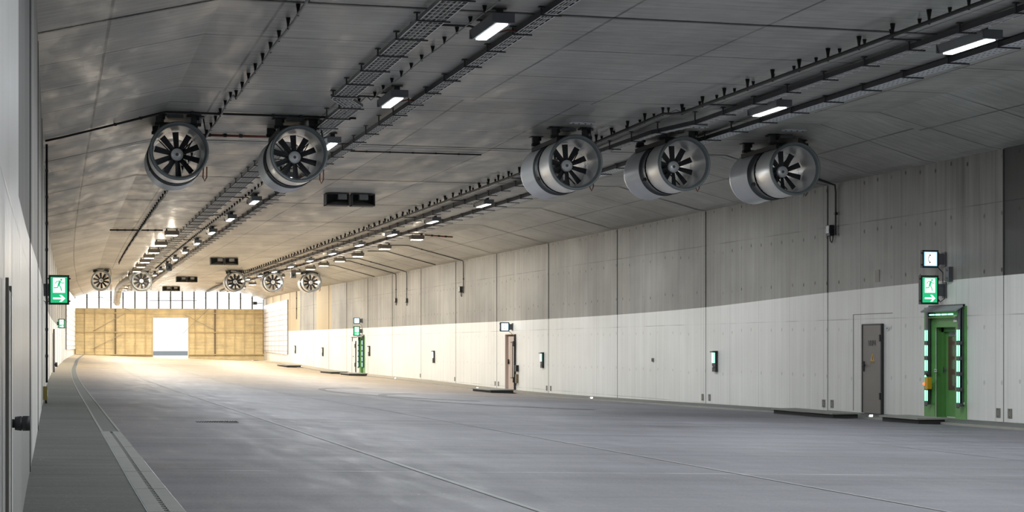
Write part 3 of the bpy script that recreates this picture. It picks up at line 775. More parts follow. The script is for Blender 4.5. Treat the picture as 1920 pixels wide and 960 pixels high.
# ------------------------------------------------------------------ cables on cone clamps
def clamp_cable(name, x0, s0, s1, pitch, r, zc, label, cone, up=True, cm='black', wob=.0):
    root = empty(name, P(x0, s0, zc), label=label, category='cable'); o = root.location
    ss = steps(s0, s1, pitch/2)
    b = MB(); b.tube([P(x0+math.sin(i*.9)*wob, s, zc-(.0 if i % 2 == 0 else wob*.5)+rise(s))-o for i, s in enumerate(ss)], r, cm, 6); b.build('cable', root)
    s = s0; n = 0; rest = MB()
    tot = int((s1-s0)/pitch)
    while s < s1:
        top = CZ(x0, s)+0; c = P(x0, s, zc+rise(s))-o; t = P(x0, s, top)-o
        b = rest if n >= 98 else MB()
        h = t.z-c.z
        b.tube([(c.x, c.y, c.z-r*1.2), (c.x, c.y, c.z+h*.35), (t.x, t.y, t.z)], [cone*.45, cone*.55, cone], 'black', 7)
        if n < 98: b.build('clamp', root)
        s += pitch; n += 1
    if n > 98: rest.build('clamp', root, kind='stuff')
clamp_cable('feeder_cable', 3.45, 17, 100, 1.05, .022, 4.53, 'black cable on cone clamps running along the ceiling near the left wall', .035, cm='cablegrey', wob=.012)
clamp_cable('sensor_cable', 5.95, 17, 108, .85, .010, 4.58, 'thin pale cable on black cone clamps between the wide wire tray and left lamps', .036, cm='cablegrey', wob=.01)
clamp_cable('thick_feeder_cable', 12.02, 17, 118, 1.10, .030, 4.50, 'thick black cable on tall cone clamps left of the right cable trays', .04)
clamp_cable('thin_sensor_cable', 12.22, 17, 112, .88, .009, 4.555, 'thin cable on small black clamps right beside the thick black ceiling cable', .032, cm='cablegrey')

# ------------------------------------------------------------------ transverse conduits
def conduit(name, pts, r, m, label, pitch=.55, brk=True):
    P0 = pts[0]; root = empty(name, P0, label=label, category='pipe')
    b = MB(); b.tube([p-P0 for p in pts], r, m, 8); b.build('pipe', root)
    if brk:
        for A, B in zip(pts[:-1], pts[1:]):
            n = int((B-A).length/pitch)
            for i in range(1, n+1):
                c = A+(B-A)*(i/(n+1))-P0; q = MB(); q.box(c, (r*2.6, r*2.6, r*2.6), 'dark'); q.build('pipe_clip', root)
s = 36.4
conduit('ceiling_conduit', [P(x, s, CZ(x, s)-.035) for x in (.04, .35, .9, 2.4, 4.0, 6.3)], .022, 'black', 'dark conduit crossing the left ceiling just in front of the near fans', .6)
s = 39.6
conduit('red_conduit', [P(x, s, CZ(x, s)-.04) for x in (3.2, 4.6, 6.0)], .028, 'copper', 'short reddish-brown pipe with clips between the two left near fans', .35)
s = 41.7
conduit('ceiling_conduit', [P(x, s, CZ(x, s)-.03) for x in (6.9, 10.3)], .016, 'black', 'thin dark conduit crossing the ceiling between the centre fans', .6)
s = 71
conduit('ceiling_conduit', [P(x, s, CZ(x, s)-.05) for x in (2.3, 4.4)], .03, 'black', 'short clipped conduit leading to the nearest left entrance luminaire', .3)
s = 71.3
conduit('ceiling_conduit', [P(x, s, CZ(x, s)-.05) for x in (15.3, 16.5)], .03, 'copper', 'short brownish conduit right of the nearest right entrance luminaire', .3)
def wall_drop(s, zb, label, xs=15.3, slope_box=True):
    pts = [P(x, s, CZ(x, s)-.03) for x in (xs, 16.25, 17.6, 18.75)] + [P(18.93, s, 3.97), P(18.95, s, 3.8), P(18.95, s, zb)]
    conduit('wall_conduit', pts, .022, 'galvd', label, 1.2)
wall_drop(92.1, 2.35, 'conduit from ceiling to wall, right one of the adjacent pair')
wall_drop(95, 2.45, 'conduit from ceiling to wall, left one of the adjacent pair')
wall_drop(79.3, 2.5, 'single conduit running down the bare wall at mid tunnel')
pts = [P(x, 40.15, CZ(x, 40.15)-.03) for x in (17.9, 18.75)] + [P(18.93, 40.15, 3.97), P(18.95, 40.15, 3.8), P(18.95, 40.15, 2.75)]
conduit('wall_conduit', pts, .025, 'galvd', 'nearest conduit down the bare wall, left of the grey door', 1.0)
conduit('wall_conduit', [P(.07, 36.4, 4.0), P(.07, 36.4, 1.4), P(.07, 36.4, -.7)], .022, 'black', 'black conduit running down the left wall beside the green exit sign', .55)
conduit('wall_conduit', [P(18.95, 135, 4.3), P(18.95, 135, 1.9)], .03, 'galvd', 'farthest thin conduit on the tan wall beside the gridded panel', 1.0)
# overhead conduit pairs on the far haunch
for s in (84.5, 100.5):
    conduit('ceiling_conduit', [P(x, s, CZ(x, s)-.03) for x in (15.3, 16.25, 17.6, 18.8)], .02, 'galvd', 'thin conduit across the right haunch, %s' % ('nearer than the paired wall conduits' if s < 90 else 'beyond the paired wall conduits'), 2)

RW = lambda s, z, d=0: Vector((X(19, s)-d, s, EYE+z))
def wall_root(name, s, z, side=1, **pr):
    x = X(19, s) if side > 0 else X(0, s)
    turn = math.atan((X(19, s+.5)-X(19, s-.5)))
    return empty(name, (x, s, EYE+z), -PI/2-turn, **pr)
# junction boxes on the wall (local: x along wall, -y into the tunnel)
def jbox(s, z, label, k=1.0):
    r = wall_root('junction_box', s, z, label=label, category='box')
    q = MB(); q.box((0, -.06*k, 0), (.22*k, .12*k, .26*k), 'dark'); q.build('box_body', r)
    q = MB(); q.box((0, -.125*k, .02), (.17*k, .012, .18*k), 'galvlight'); q.build('cover', r)
    q = MB(); q.tube([(-.03, -.05, -.12*k), (.02, -.06, -.26*k), (.09, -.05, -.30*k), (.15, -.05, -.2*k), (.16, -.05, .0)], .014, 'black', 6); q.build('cable_loop', r)
jbox(40.45, 2.86, 'grey junction box with cable loop on the bare wall, left of the grey door', 1.0)
jbox(79.75, 2.62, 'small grey junction box beside the single mid-tunnel wall conduit', 1.1)
jbox(92.1, 2.42, 'small junction box at the foot of the right conduit of the pair', .9)
jbox(95, 2.50, 'small junction box at the foot of the left conduit of the pair', .9)

# ------------------------------------------------------------------ signs
def man(q, ox, oz, k, y, m):
    def limb(pts, w_):
        for (x0, z0), (x1, z1) in zip(pts[:-1], pts[1:]):
            d = Vector((x1-x0, z1-z0)); n = Vector((-d.y, d.x)).normalized()*w_/2; e = d.normalized()*w_*.35
            P4 = [(x0-e.x+n.x, z0-e.y+n.y), (x0-e.x-n.x, z0-e.y-n.y), (x1+e.x-n.x, z1+e.y-n.y), (x1+e.x+n.x, z1+e.y+n.y)]
            q.poly([(ox+a*k, y, oz+c*k) for a, c in P4], m)
    q.poly([(ox+(.16+.075*math.cos(a))*k, y, oz+(.42+.075*math.sin(a))*k) for a in [2*PI*i/16 for i in range(16)]], m)
    limb([(.06, .30), (-.02, .02)], .15)
    limb([(.07, .31), (.22, .18), (.36, .19)], .055); limb([(.03, .33), (-.16, .30), (-.26, .15)], .055)
    limb([(.0, .02), (.12, -.12), (.18, -.36)], .075); limb([(-.02, .02), (-.12, -.16), (-.36, -.17)], .07)
def exit_sign(loc, sc, label, side, soft=False):
    r = empty('exit_sign', loc, label=label, category='sign', group='lit exit signs')
    W_, H_ = .42*sc, .62*sc
    q = MB(); q.box((0, .05, 0), (W_, .10, H_), 'signblack')
    for sx in (-1, 1):
        for zz in (-.38, .38): q.box((sx*(W_/2+.012), .03, zz*H_), (.03, .04, .03), 'signblack')
    q.build('housing', r)
    q = MB(); q.box((0, -.004, 0), (W_-.08*sc, .012, H_-.08*sc), 'signgreen'); f = q.build('sign_face', r)
    q = MB(); w2 = W_*.29; z0 = -.10*H_
    q.poly([(-w2, -.013, z0), (w2, -.013, z0), (w2, -.013, H_*.40), (-w2, -.013, H_*.40)], 'signwhite')
    man(q, 0, .145*H_, .29*sc, -.0165, 'signgreen')
    az = -.29*H_; aw = w2
    A = [(-aw, az-.018*sc), (aw*.35, az-.018*sc), (aw*.05, az-.072*sc), (aw*.45, az-.072*sc), (aw*1.05, az), (aw*.45, az+.072*sc), (aw*.05, az+.072*sc), (aw*.35, az+.018*sc), (-aw, az+.018*sc)]
    q.poly([(x, -.013, z) for x, z in A[0:2]+A[7:9]], 'signwhite'); q.poly([(x, -.0135, z) for x, z in (A[1], A[4], A[7])], 'signwhite')
    q.poly([(x, -.0135, z) for x, z in (A[2], A[3], A[4], (aw*.62, az-.0))], 'signwhite'); q.poly([(x, -.0135, z) for x, z in ((aw*.62, az), A[4], A[5], A[6])], 'signwhite')
    q.build('symbol', r)
    q = MB(); d = .17*sc
    for zz in (1, -1): q.box((side*(W_/2+d*.5), .05, zz*H_*.16), (d, .07, .035), 'signgrey')
    q.box((side*(W_/2+d*.45), .05, 0), (d*.9, .05, H_*.42), 'signgrey'); q.box((side*(W_/2+d), .05, 0), (.03, .16, H_*.55), 'signgrey'); q.build('bracket', r)
    q = MB(); q.tube([(side*W_*.5, .03, -H_*.3), (side*(W_*.5+.06), .03, -H_*.42), (side*(W_*.5+d*.9), .03, -H_*.3), (side*(W_*.5+d*.95), .03, -.1)], .01, 'black', 6); q.build('cable', r)
def phone_sign(loc, sc, label, side):
    r = empty('phone_sign', loc, label=label, category='sign', group='lit emergency phone signs')
    W_ = .38*sc
    q = MB(); q.box((0, .05, 0), (W_, .10, W_), 'signblack')
    for sx in (-1, 1):
        for zz in (-.33, .33): q.box((sx*(W_/2+.01), .03, zz*W_), (.03, .04, .03), 'signblack')
    q.build('housing', r)
    q = MB(); q.box((0, -.004, 0), (W_*.80, .012, W_*.80), 'phoneblue'); q.box((0, -.012, 0), (W_*.68, .010, W_*.72), 'phoneface'); q.build('sign_face', r)
    q = MB(); pts = []
    for i in range(9):
        a = math.radians(118+i*15); pts.append((.02*sc+.10*sc*math.cos(a)+.02, -.019, .10*sc*math.sin(a)))
    for i in range(8):
        A, B = pts[i], pts[i+1]; ww = (.022 if i in (0, 7) else .010)*sc; d = Vector(B)-Vector(A); n = Vector((-d.z, 0, d.x)).normalized()*ww
        q.poly([Vector(A)+n, Vector(A)-n, Vector(B)-n, Vector(B)+n], 'glyph')
    q.build('handset_symbol', r)
    q = MB(); d = .15*sc; q.box((side*(W_/2+d*.5), .05, 0), (d, .06, W_*.62), 'signgrey'); q.box((side*(W_/2+d), .05, 0), (.03, .16, W_*.8), 'signgrey'); q.build('bracket', r)
    q = MB(); q.tube([(side*W_*.45, .03, -W_*.4), (side*(W_*.5+.05), .03, -W_*.6), (side*(W_*.5+.12), .03, -W_*.75), (side*(W_*.5+.13), .05, -W_*1.3)], .01, 'black', 6); q.build('cable', r)
exit_sign((18.60, 34.75, EYE+1.22), 1, 'lit green exit sign over the green emergency door, under the phone sign', 1)
phone_sign((18.62, 34.75, EYE+1.885), 1, 'lit white phone sign above the exit sign at the green emergency door', 1)
phone_sign((18.65, 70.75, EYE+.81), 1, 'lit white phone sign on its own above the half-open beige door', 1)
phone_sign((18.65, 105.4, EYE+1.55), .97, 'small distant lit white phone sign high on the far right wall', 1)
exit_sign((18.65, 105.4, EYE+.93), .93, 'small distant lit exit sign under the far phone sign on the right wall', 1)
exit_sign((.52, 38.6, EYE+1.19), 1, 'large lit green exit sign projecting from the left wall', -1)
exit_sign((1.41, 95, EYE+1.19), .78, 'small lit exit sign farther along the left wall', -1)
# cable spine behind the near signs
r = wall_root('sign_cable_box', 34.55, 1.55, label='grey cable box on the wall between the phone and exit signs', category='box')
q = MB(); q.box((0, -.05, 0), (.16, .10, .32), 'signgrey'); q.build('box_body', r)
q = MB(); q.box((.0, -.102, .08), (.03, .006, .03), 'black'); q.box((.0, -.102, -.08), (.03, .006, .03), 'black'); q.build('cable_gland', r)

# ------------------------------------------------------------------ green emergency door
def green_door(s_c, wz, far=False):
    b0 = -BR(s_c); r = wall_root('door_2' if far else 'door_1', s_c, 0, kind='structure')
    half = .45; W_ = .90; zt = .42 if not far else .50
    q = MB()                                       # painted surround flush on the wall
    y = -.02
    pw = .93; ptop = .86 if not far else .62
    def plate(x0, x1, z0, z1): q.box(((x0+x1)/2, y/2, (z0+z1)/2), (x1-x0, abs(y), z1-z0), 'greenpaint')
    plate(-pw, -half, b0, ptop); plate(half, pw-.02, b0, ptop); plate(-half, half, zt, ptop); q.build('painted_surround', r)
    q = MB(); dd = .20
    q.box((-half-.02, dd/2, (b0+zt)/2), (.04, dd, zt-b0), 'greendark'); q.box((half+.02, dd/2, (b0+zt)/2), (.04, dd, zt-b0), 'greendark'); q.box((0, dd/2, zt+.02), (W_+.08, dd, .04), 'greendark'); q.build('reveal', r)
    q = MB(); q.box((-half+.05, dd-.02, (b0+zt)/2), (.10, .08, zt-b0), 'greendark'); q.box((half-.03, dd-.02, (b0+zt)/2), (.06, .08, zt-b0), 'greendark'); q.box((0, dd-.02, zt-.05), (W_, .08, .10), 'greendark'); q.build('door_frame', r)
    q = MB(); q.box((.02, dd+.02, (b0+zt-.1)/2+.01), (W_-.14, .05, zt-b0-.12), 'greenpaint'); leaf = q.build('door_leaf', r)
    q = MB(); q.box((-.04, dd-.01, -.36), (.36, .02, 1.16), 'glassbrown'); q.build('door_pane', leaf)
    q = MB(); q.box((.09, dd-.012, -.98), (.24, .02, .0), 'black') if False else None
    q.box((-.36, dd-.03, -.51), (.03, .06, .12), 'galv'); q.tube([(-.36, dd-.06, -.49), (-.25, dd-.06, -.49)], .012, 'galv', 6); q.build('door_handle', leaf)
    if not far:
        q = MB(); q.box((-.04, dd-.015, .275), (.26, .012, .08), 'galvlight')
        for i in range(5): q.box((-.13+i*.045, dd-.024, .275), (.014, .004, .055), 'ink')
        q.build('vent_plate', leaf)
        q = MB(); q.box((.17, dd-.022, -.36), (.12, .012, .36), 'label'); q.box((.17, dd-.030, -.36), (.095, .004, .33), 'greendark')
        def st(p): q.poly([(x-.13, dd-.034, z-.03) for x, z in p], 'label')
        st([(.27, -.31), (.285, -.31), (.285, -.19), (.27, -.19)]); st([(.285, -.205), (.33, -.205), (.33, -.19), (.285, -.19)]); st([(.315, -.25), (.33, -.25), (.33, -.205), (.315, -.205)]); st([(.285, -.262), (.33, -.262), (.33, -.248), (.285, -.248)])
        st([(.265, -.48), (.285, -.48), (.31, -.36), (.295, -.34)]); st([(.30, -.42), (.32, -.48), (.338, -.48), (.312, -.38)]); st([(.285, -.335), (.305, -.335), (.305, -.325), (.285, -.325)])
        q.build('door_sticker', leaf)
    q = MB(); q.box((0, .2, b0-.02), (1.9, .6, .05), 'kerb'); q.build('threshold', r)
    return r
green_door(34.78, .42)
green_door(105.5, .5, True)
def light_frame(s_c, label, n_tube=5, far=False):
    b0 = -1.16; r = wall_root('light_frame', s_c, 0, label=label, category='light')
    ztop = .80 if not far else .62
    for sx in (-1, 1):
        q = MB(); x = sx*.70; q.box((x, -.10, (b0-.1+ztop)/2), (.09, .05, ztop-b0+.1), 'signgrey'); q.box((x+sx*.03, -.05, (b0-.1+ztop)/2), (.03, .10, ztop-b0+.1), 'signgrey')
        for i in range(n_tube): q.box((x+.01, -.12, .36-i*.328-.28), (.13, .06, .07), 'signgrey')
        post = q.build('frame_post', r)
        for i in range(n_tube):
            zc = .36-.117-i*.328 if not far else .36-.117-i*.328
            q = MB(); q.tube([(x-.035, -.14, zc-.115), (x-.035, -.14, zc+.115)], .015, 'greentube', 8); q.tube([(x+.05, -.14, zc-.115), (x+.05, -.14, zc+.115)], .011, 'greentube', 8); q.build('green_tube', post)
        q = MB(); q.tube([(x+.05, -.12, b0-.06), (x+.02, -.14, b0-.13), (x-.05, -.14, b0-.13), (x-.06, -.12, b0-.05)], .012, 'galvd', 6); q.build('cable_loop', post)
    q = MB(); q.box((0, -.13, ztop+.02), (1.5, .26, .03), 'galvlight', Matrix.Rotation(.5, 3, 'X')); q.box((0, -.03, ztop+.04), (1.5, .05, .12), 'galvd'); q.build('hood', r)
    if not far:
        hood = [c for c in bpy.data.objects if c.name.startswith('hood')][-1]
        for i in range(4):
            q = MB(); q.tube([(-.50+i*.27, -.16, .69), (-.30+i*.27, -.16, .69)], .016, 'greentube', 8); q.build('green_tube', r)
        q = MB(); q.box((-.05, -.10, .63), (1.2, .04, .02), 'yellowdull'); q.build('cable_rail', r)
light_frame(34.70, 'grey frame of glowing green light tubes around the near green door')
light_frame(105.5, 'distant frame of green light tubes around the far green door', 5, True)
# call box and labels
r = wall_root('emergency_call_unit', 35.26, -.79, label='small yellow call unit with glowing red lens on the green light frame', category='call unit')
q = MB(); q.box((.07, -.20, 0), (.13, .10, .26), 'yellow'); q.build('body', r)
q = MB(); q.lathe_y([(-.03,.0001),(-.03,.028),(0,.03)], 'red', 16, c=(-.02, -.24, -.02)); q.build('signal_lens', r)
q = MB(); q.tube([(.05, -.2, .12), (.08, -.25, .2), (.13, -.22, .16)], .014, 'black', 6); q.tube([(.09, -.2, -.12), (.1, -.2, -.45)], .009, 'black', 6); q.build('cable', r)
for s_, z_, w_, h_, lab in ((34.32, .60, .14, .15, 'white number plate on the green surround, right above the door'), (35.18, -.52, .09, .07, 'tiny white plate on the green surround, left of the door handle'), (33.98, -1.20, .10, .05, 'tiny white plate at the foot of the right green tubes'),
                           (37.45, .42, .10, .07, 'small white plate on the white wall, right of the grey door top')):
    r = wall_root('number_plate', s_, z_, label=lab, category='plate')
    q = MB(); q.box((0, -.03, 0), (w_, .01, h_), 'label'); q.build('plate', r)
    q = MB()
    if w_ > .12:
        def st(p): q.poly([(x, -.037, z) for x, z in p], 'ink')
        for ox, dg in ((-.04, '1'), (-.005, '1'), (.035, '6')):
            q.box((ox, -.037, 0), (.008, .003, .06), 'ink')
            if dg == '6':
                q.box((ox+.018, -.037, -.015), (.008, .003, .03), 'ink'); q.box((ox+.009, -.037, 0), (.02, .003, .007), 'ink'); q.box((ox+.009, -.037, -.027), (.02, .003, .007), 'ink'); q.box((ox+.009, -.037, .027), (.02, .003, .007), 'ink')
    else:
        for i in range(3): q.box((-.02+i*.018, -.037, 0), (.008, .003, h_*.45), 'ink')
    q.build('digits', r)

# ------------------------------------------------------------------ grey steel door
def grey_door():
    sc = 38.19; r = wall_root('door_3', sc, 0, kind='structure'); b0 = -BR(sc)+.01; zt = .52; hw = .495
    q = MB(); q.box((0, -.03, (b0+zt)/2), (hw*2, .05, zt-b0), 'doorgrey'); leaf = q.build('door_leaf', r)
    q = MB()
    for x, z, w_, h_ in ((-hw, (b0+zt)/2, .03, zt-b0), (hw-.01, (b0+zt)/2, .05, zt-b0), (0, zt, hw*2, .03)): q.box((x, -.035, z), (w_, .07, h_), 'dark')
    q.build('door_frame', r)
    q = MB(); q.box((-.40, -.07, -.46), (.035, .02, .24), 'black'); q.tube([(-.40, -.08, -.43), (-.40, -.11, -.43), (-.24, -.11, -.43)], .013, 'black', 6); q.build('door_handle', leaf)
    for z in (.20, -1.15):
        q = MB(); q.box((hw-.05, -.07, z), (.05, .03, .16), 'black'); q.build('hinge', leaf)
    q = MB()                                              # dark lettering, foreshortened and partly worn
    def bar(x, z0, x1, z1, w_=.016):
        d = Vector((x1-x, z1-z0)); n = Vector((-d.y, d.x)).normalized()*w_/2
        q.poly([(x+n.x, -.058, z0+n.y), (x-n.x, -.058, z0-n.y), (x1-n.x, -.058, z1-n.y), (x1+n.x, -.058, z1+n.y)], 'ink')
    zb, z1 = .02, .15
    for ox in (-.16, -.05):
        bar(ox, zb, ox, z1); bar(ox, z1, ox+.08, zb); bar(ox+.08, zb, ox+.08, z1)
    bar(.06, zb, .06, z1); bar(.06, z1, .10, .07); bar(.10, .07, .13, z1); bar(.13, z1, .13, zb)
    bar(.20, zb, .20, z1); bar(.20, z1, .16, .06); bar(.16, .06, .22, .06)
    q.build('lettering', leaf, label='black letters on the grey door')
    q = MB(); q.poly([(-.06, -.058, -.33), (.14, -.058, -.33), (.04, -.058, -.15)], 'yellow'); q.poly([(.02, -.060, -.31), (.06, -.060, -.31), (.045, -.060, -.21), (.03, -.060, -.21)], 'ink')
    q.box((.04, -.057, -.375), (.22, .003, .05), 'yellowdull'); q.build('warning_sticker', leaf, label='yellow triangle electrical warning sticker')
    q = MB()
    for x, z, w_, h_ in ((-1.08, -.38, .012, 2.3), (-.06, .77, 2.0, .012)): q.box((x, -.004, z), (w_, .01, h_), 'plate')
    q.build('niche_outline', r)
grey_door()
# ------------------------------------------------------------------ half-open beige door at mid tunnel
def beige_door():
    r = wall_root('door_4', 71.15, 0, kind='structure'); b0 = -BR(71.15)+.0; zt = .50
    q = MB(); q.box((-.85-.0, .22, (b0+zt)/2), (.03, .45, zt-b0), 'doorbeige'); q.box((.85, .22, (b0+zt)/2), (.03, .45, zt-b0), 'doorbeige'); q.box((0, .22, zt+.01), (1.73, .45, .03), 'doorbeige'); q.box((0, .45, (b0+zt)/2), (1.73, .03, zt-b0), 'doorbeige'); q.build('niche_lining', r)
    q = MB(); q.box((-.35, .30, .42-.55), (.55, .04, 1.0), 'doorbeige'); q.box((-.35, .27, -.62), (.55, .02, .04), 'dark'); q.box((-.35, .30, -1.1), (.55, .04, .7), 'doorbeige'); q.box((-.35, .26, -.0), (.4, .01, .6), 'galvd') if False else None; q.build('cabinet_front', r)
    # leaf hinged on the right (near) edge, opened into the tunnel
    q = MB(); a = math.radians(3); L = .86; hx, hy = .80, .0
    rot = Matrix.Rotation(a, 3, 'Z'); c = Vector((hx, hy, 0)) - rot @ Vector((L/2, 0, 0))
    q.box((c.x, c.y, (b0+zt)/2-.03), (L, .05, zt-b0-.1), 'doorbeige', rot); leaf = q.build('door_leaf', r)
    q = MB(); c2 = c + rot @ Vector((0, -.03, 0)); q.box((c2.x, c2.y, -.55), (.26, .02, 1.5), 'galvd', rot); c3 = c + rot @ Vector((0.01, -.042, 0)); q.box((c3.x, c3.y, -.55), (.18, .012, 1.42), 'doorbeige', rot); q.build('door_window', leaf)
    q = MB(); c4 = c + rot @ Vector((-.34, -.06, 0)); q.box((c4.x, c4.y, -.62), (.03, .06, .2), 'black', rot); c5 = c + rot @ Vector((-.27, -.09, 0)); q.box((c5.x, c5.y, -.58), (.14, .02, .025), 'black', rot); q.build('door_handle', leaf)
    q = MB(); q.box((.86, -.05, (b0+zt)/2), (.05, .08, zt-b0), 'dark'); q.box((.86, -.09, .12), (.10, .08, .22), 'black'); q.box((.86, -.09, -1.35), (.10, .08, .22), 'black'); q.build('door_frame', r)
beige_door()
r = wall_root('key_box', 69.95, -.98, label='small black box and switch beside the half-open beige door', category='box')
q = MB(); q.box((0, -.06, .1), (.22, .12, .26), 'black'); q.build('box_body', r)
q = MB(); q.box((-.02, -.05, -.32), (.16, .10, .36), 'battendark'); q.tube([(.02, -.07, -.5), (.05, -.1, -.6), (-.08, -.08, -.62)], .015, 'galvd', 6); q.build('switch', r)
# far flush door
r = wall_root('door_5', 108.2, 0, kind='structure'); b0 = -BR(108.2)
q = MB(); q.box((0, -.02, (b0+.33)/2), (1.2, .04, .33-b0), 'label'); leaf = q.build('door_leaf', r)
q = MB(); q.box((-.65, -.02, -.5), (.05, .05, 2.2), 'galvd'); q.box((0, -.02, .58), (1.9, .04, .05), 'galvd'); q.box((.62, -.03, -.6), (.06, .06, 1.9), 'dark'); q.build('door_frame', r)
q = MB()
for z in (.05, -1.1): q.box((.58, -.06, z), (.12, .06, .24), 'dark')
q.box((-.1, -.05, -.6), (.12, .05, .05), 'dark'); q.build('hinge', leaf)

# ------------------------------------------------------------------ evacuation marker lights on the wall
def evac(s_, z_, label, lit=True):
    r = wall_root('guide_light', s_, z_, label=label, category='light', group='wall guide lights')
    q = MB(); q.box((0, -.04, 0), (.25, .08, .60), 'dark'); q.build('housing', r)
    q = MB(); q.box((0, -.085, .10), (.20, .03, .30), 'greenglow' if lit else 'label'); q.box((-.06, -.102, .10), (.06, .01, .27), 'signwhite' if lit else 'label'); q.build('lens', r)
    q = MB(); q.box((0, -.10, .272), (.25, .10, .03), 'dark'); q.build('cap', r)
    q = MB(); q.lathe_y([(-.02,.0001),(-.02,.03),(0,.035)], 'galv', 16, c=(-.02, -.09, -.17)); q.build('button', r)
M['greenglow'] = mat('green_lit_lens', (.4, .8, .6), .3, emit=(.30, .95, .62), estr=1.3, var=0)
evac(48.18, -.42, 'green-lit wall guide light, nearest one left of the grey door')
evac(66.26, -.52, 'green-lit wall guide light just right of the half-open beige door')
evac(85.6, -.50, 'green-lit wall guide light between the beige door and the far exit')
evac(103.0, -.25, 'unlit dark wall marker right beside the far green door', False)
evac(120.7, -.35, 'small unlit wall marker on the streaked wall beyond the far door', False)
evac(135.8, -.22, 'farthest small unlit wall marker, near the gridded panel', False)
# base plates each side of the joints
for i, s_ in enumerate([32.15, 32.60, 40.45, 40.93, 48.7, 49.25, 65.2, 65.75, 73.1, 73.65, 81.2, 88.9]):
    zc = -BR(s_)+.18; r = wall_root('wall_plate', s_, zc, category='plate', group='small grey plates at the wall foot')
    side = 'right of' if i % 2 == 0 else 'left of'
    nm = ['the joint right of the green door', 'the joint right of the green door', 'the joint left of the grey door', 'the joint left of the grey door', 'the joint by the nearest guide light', 'the joint by the nearest guide light', 'the joint right of the beige door', 'the joint right of the beige door', 'the joint left of the beige door', 'the joint left of the beige door', 'the next joint beyond the beige door', 'the joint by the third guide light'][i]
    r['label'] = 'small grey wall-foot plate, %s %s' % (side, nm.replace('the joint right of', 'the joint right of'))
    q = MB(); q.box((0, -.008, 0), (.15, .016, .19), 'plate'); q.build('plate', r)
    q = MB()
    for zz in (-.07, .07): q.box((0, -.018, zz), (.02, .006, .02), 'dark')
    q.build('screw', r)
r = wall_root('wall_socket', 53.6, -.42, label='tiny dark socket at mid height on the white wall', category='socket')
q = MB(); q.box((0, -.02, 0), (.12, .04, .12), 'plate'); q.build('box', r); q = MB(); q.box((0, -.045, 0), (.06, .01, .06), 'dark'); q.build('outlet', r)
r = wall_root('patch_plate', 38.0, 1.65, label='small brown rectangular patch on the bare wall above the grey door', category='plate')
q = MB(); q.box((0, -.006, 0), (.20, .012, .28), 'doorgrey'); q.build('plate', r)

# ------------------------------------------------------------------ kerb slabs and LED markers
def slab(x0, s0, s1, wx, label, h=.07):
    c = (s0+s1)/2; zz = max(wf(x0-wx/2, c), road(x0, c)) ; p = Vector((X(x0, c), c, road(min(x0-wx/2, KX), c)+.02))
    r = empty('kerb_slab', p, label=label, category='slab', group='concrete slabs along the right kerb')
    q = MB(); q.box((0, 0, .025), (wx, s1-s0, .09), 'slabedge'); q.build('base', r)
    q = MB(); q.box((0, 0, .087), (wx+.10, s1-s0+.10, .034), 'slab'); q.build('top', r)
slab(17.6, 38.2, 40.2, .55, 'dark low slab on the kerb left of the grey door, farther of the pair')
slab(17.45, 36.5, 38.0, .6, 'dark low slab on the kerb left of the grey door, nearer of the pair')
slab(17.75, 33.1, 34.7, .6, 'dark low slab on the kerb before the green door')
slab(17.4, 66.6, 69.5, .9, 'dark low slab on the kerb in front of the beige door')
slab(17.5, 99.0, 102, 1.0, 'low slab on the distant kerb, right of the far green door')
slab(17.4, 105, 109, 1.0, 'low slab on the distant kerb, left of the far green door')
slab(17.2, 124, 129, 1.0, 'farthest low slab on the kerb near the gridded panel')
for i, (s_, lab) in enumerate(((36.5, 'bright kerb marker light before the grey door'), (57.2, 'bright kerb marker light between the beige door and nearest guide light'), (73.2, 'bright kerb marker light left of the beige door'), (91, 'bright kerb marker light before the third guide light'), (110, 'small kerb marker light beyond the far green door'), (126, 'faint farthest kerb marker light near the gridded panel'))):
    p = Vector((X(18.05, s_), s_, wf(18.05, s_))); r = empty('kerb_marker_light', p, label=lab, category='light', group='kerb marker lights')
    q = MB(); q.box((0, 0, .015), (.16, .12, .03), 'galv'); q.build('base', r)
    q = MB(); q.box((0, -.062, .025), (.07, .02, .035), 'led'); q.build('lens', r)

# ------------------------------------------------------------------ left wall fittings
def lroot(name, s_, z, **pr): return empty(name, (X(0, s_), s_, EYE+z), PI/2, **pr)
r = empty('door_6', (X(0, 8.2), 8.2, EYE), PI/2, kind='structure')
q = MB(); q.box((0, -.004, -.42), (1.3, .008, 1.3), 'white2'[:5]); leaf = q.build('door_leaf', r)
q = MB()
for x in (-1.2, -.25): q.box((x, -.006, -.42), (.05, .012, 1.36), 'plate')
q.build('door_gap', r)
q = MB(); q.lathe_y([(0,.02),(-.02,.02),(-.02,.030),(-.05,.034),(-.052,.028),(-.055,.034),(-.085,.034),(-.088,.0001)], 'dark', 24, c=(.25, 0, -.35)); q.build('door_knob', leaf)
r = lroot('wall_call_box', 35.8, -.98, label='dull yellow call box low on the left wall at the conduit end', category='box')
q = MB(); q.box((0, -.04, .08), (.22, .08, .26), 'yellowdull'); q.build('box_body', r)
q = MB(); q.box((0, -.085, .08), (.12, .02, .12), 'label'); q.build('cover', r)
q = MB(); q.tube([(0, -.06, -.05), (0, -.06, -.12)], .02, 'black', 6); q.build('cable', r)
r = empty('door_7', (X(0, 80), 80, EYE), PI/2, kind='structure')
q = MB(); q.box((0, -.02, -.25), (2.0, .04, 1.7), 'label'); leaf = q.build('door_leaf', r)
q = MB()
for x in (-1.9, 1.0): q.box((x, -.03, -.2), (.12, .06, 1.9), 'galvd')
q.build('door_frame', r)
q = MB(); q.lathe_y([(0,.05),(-.1,.05),(-.1,.10),(-.2,.10),(-.2,.0001)], 'black', 16, c=(.0, 0, -.78)); q.build('door_knob', leaf)

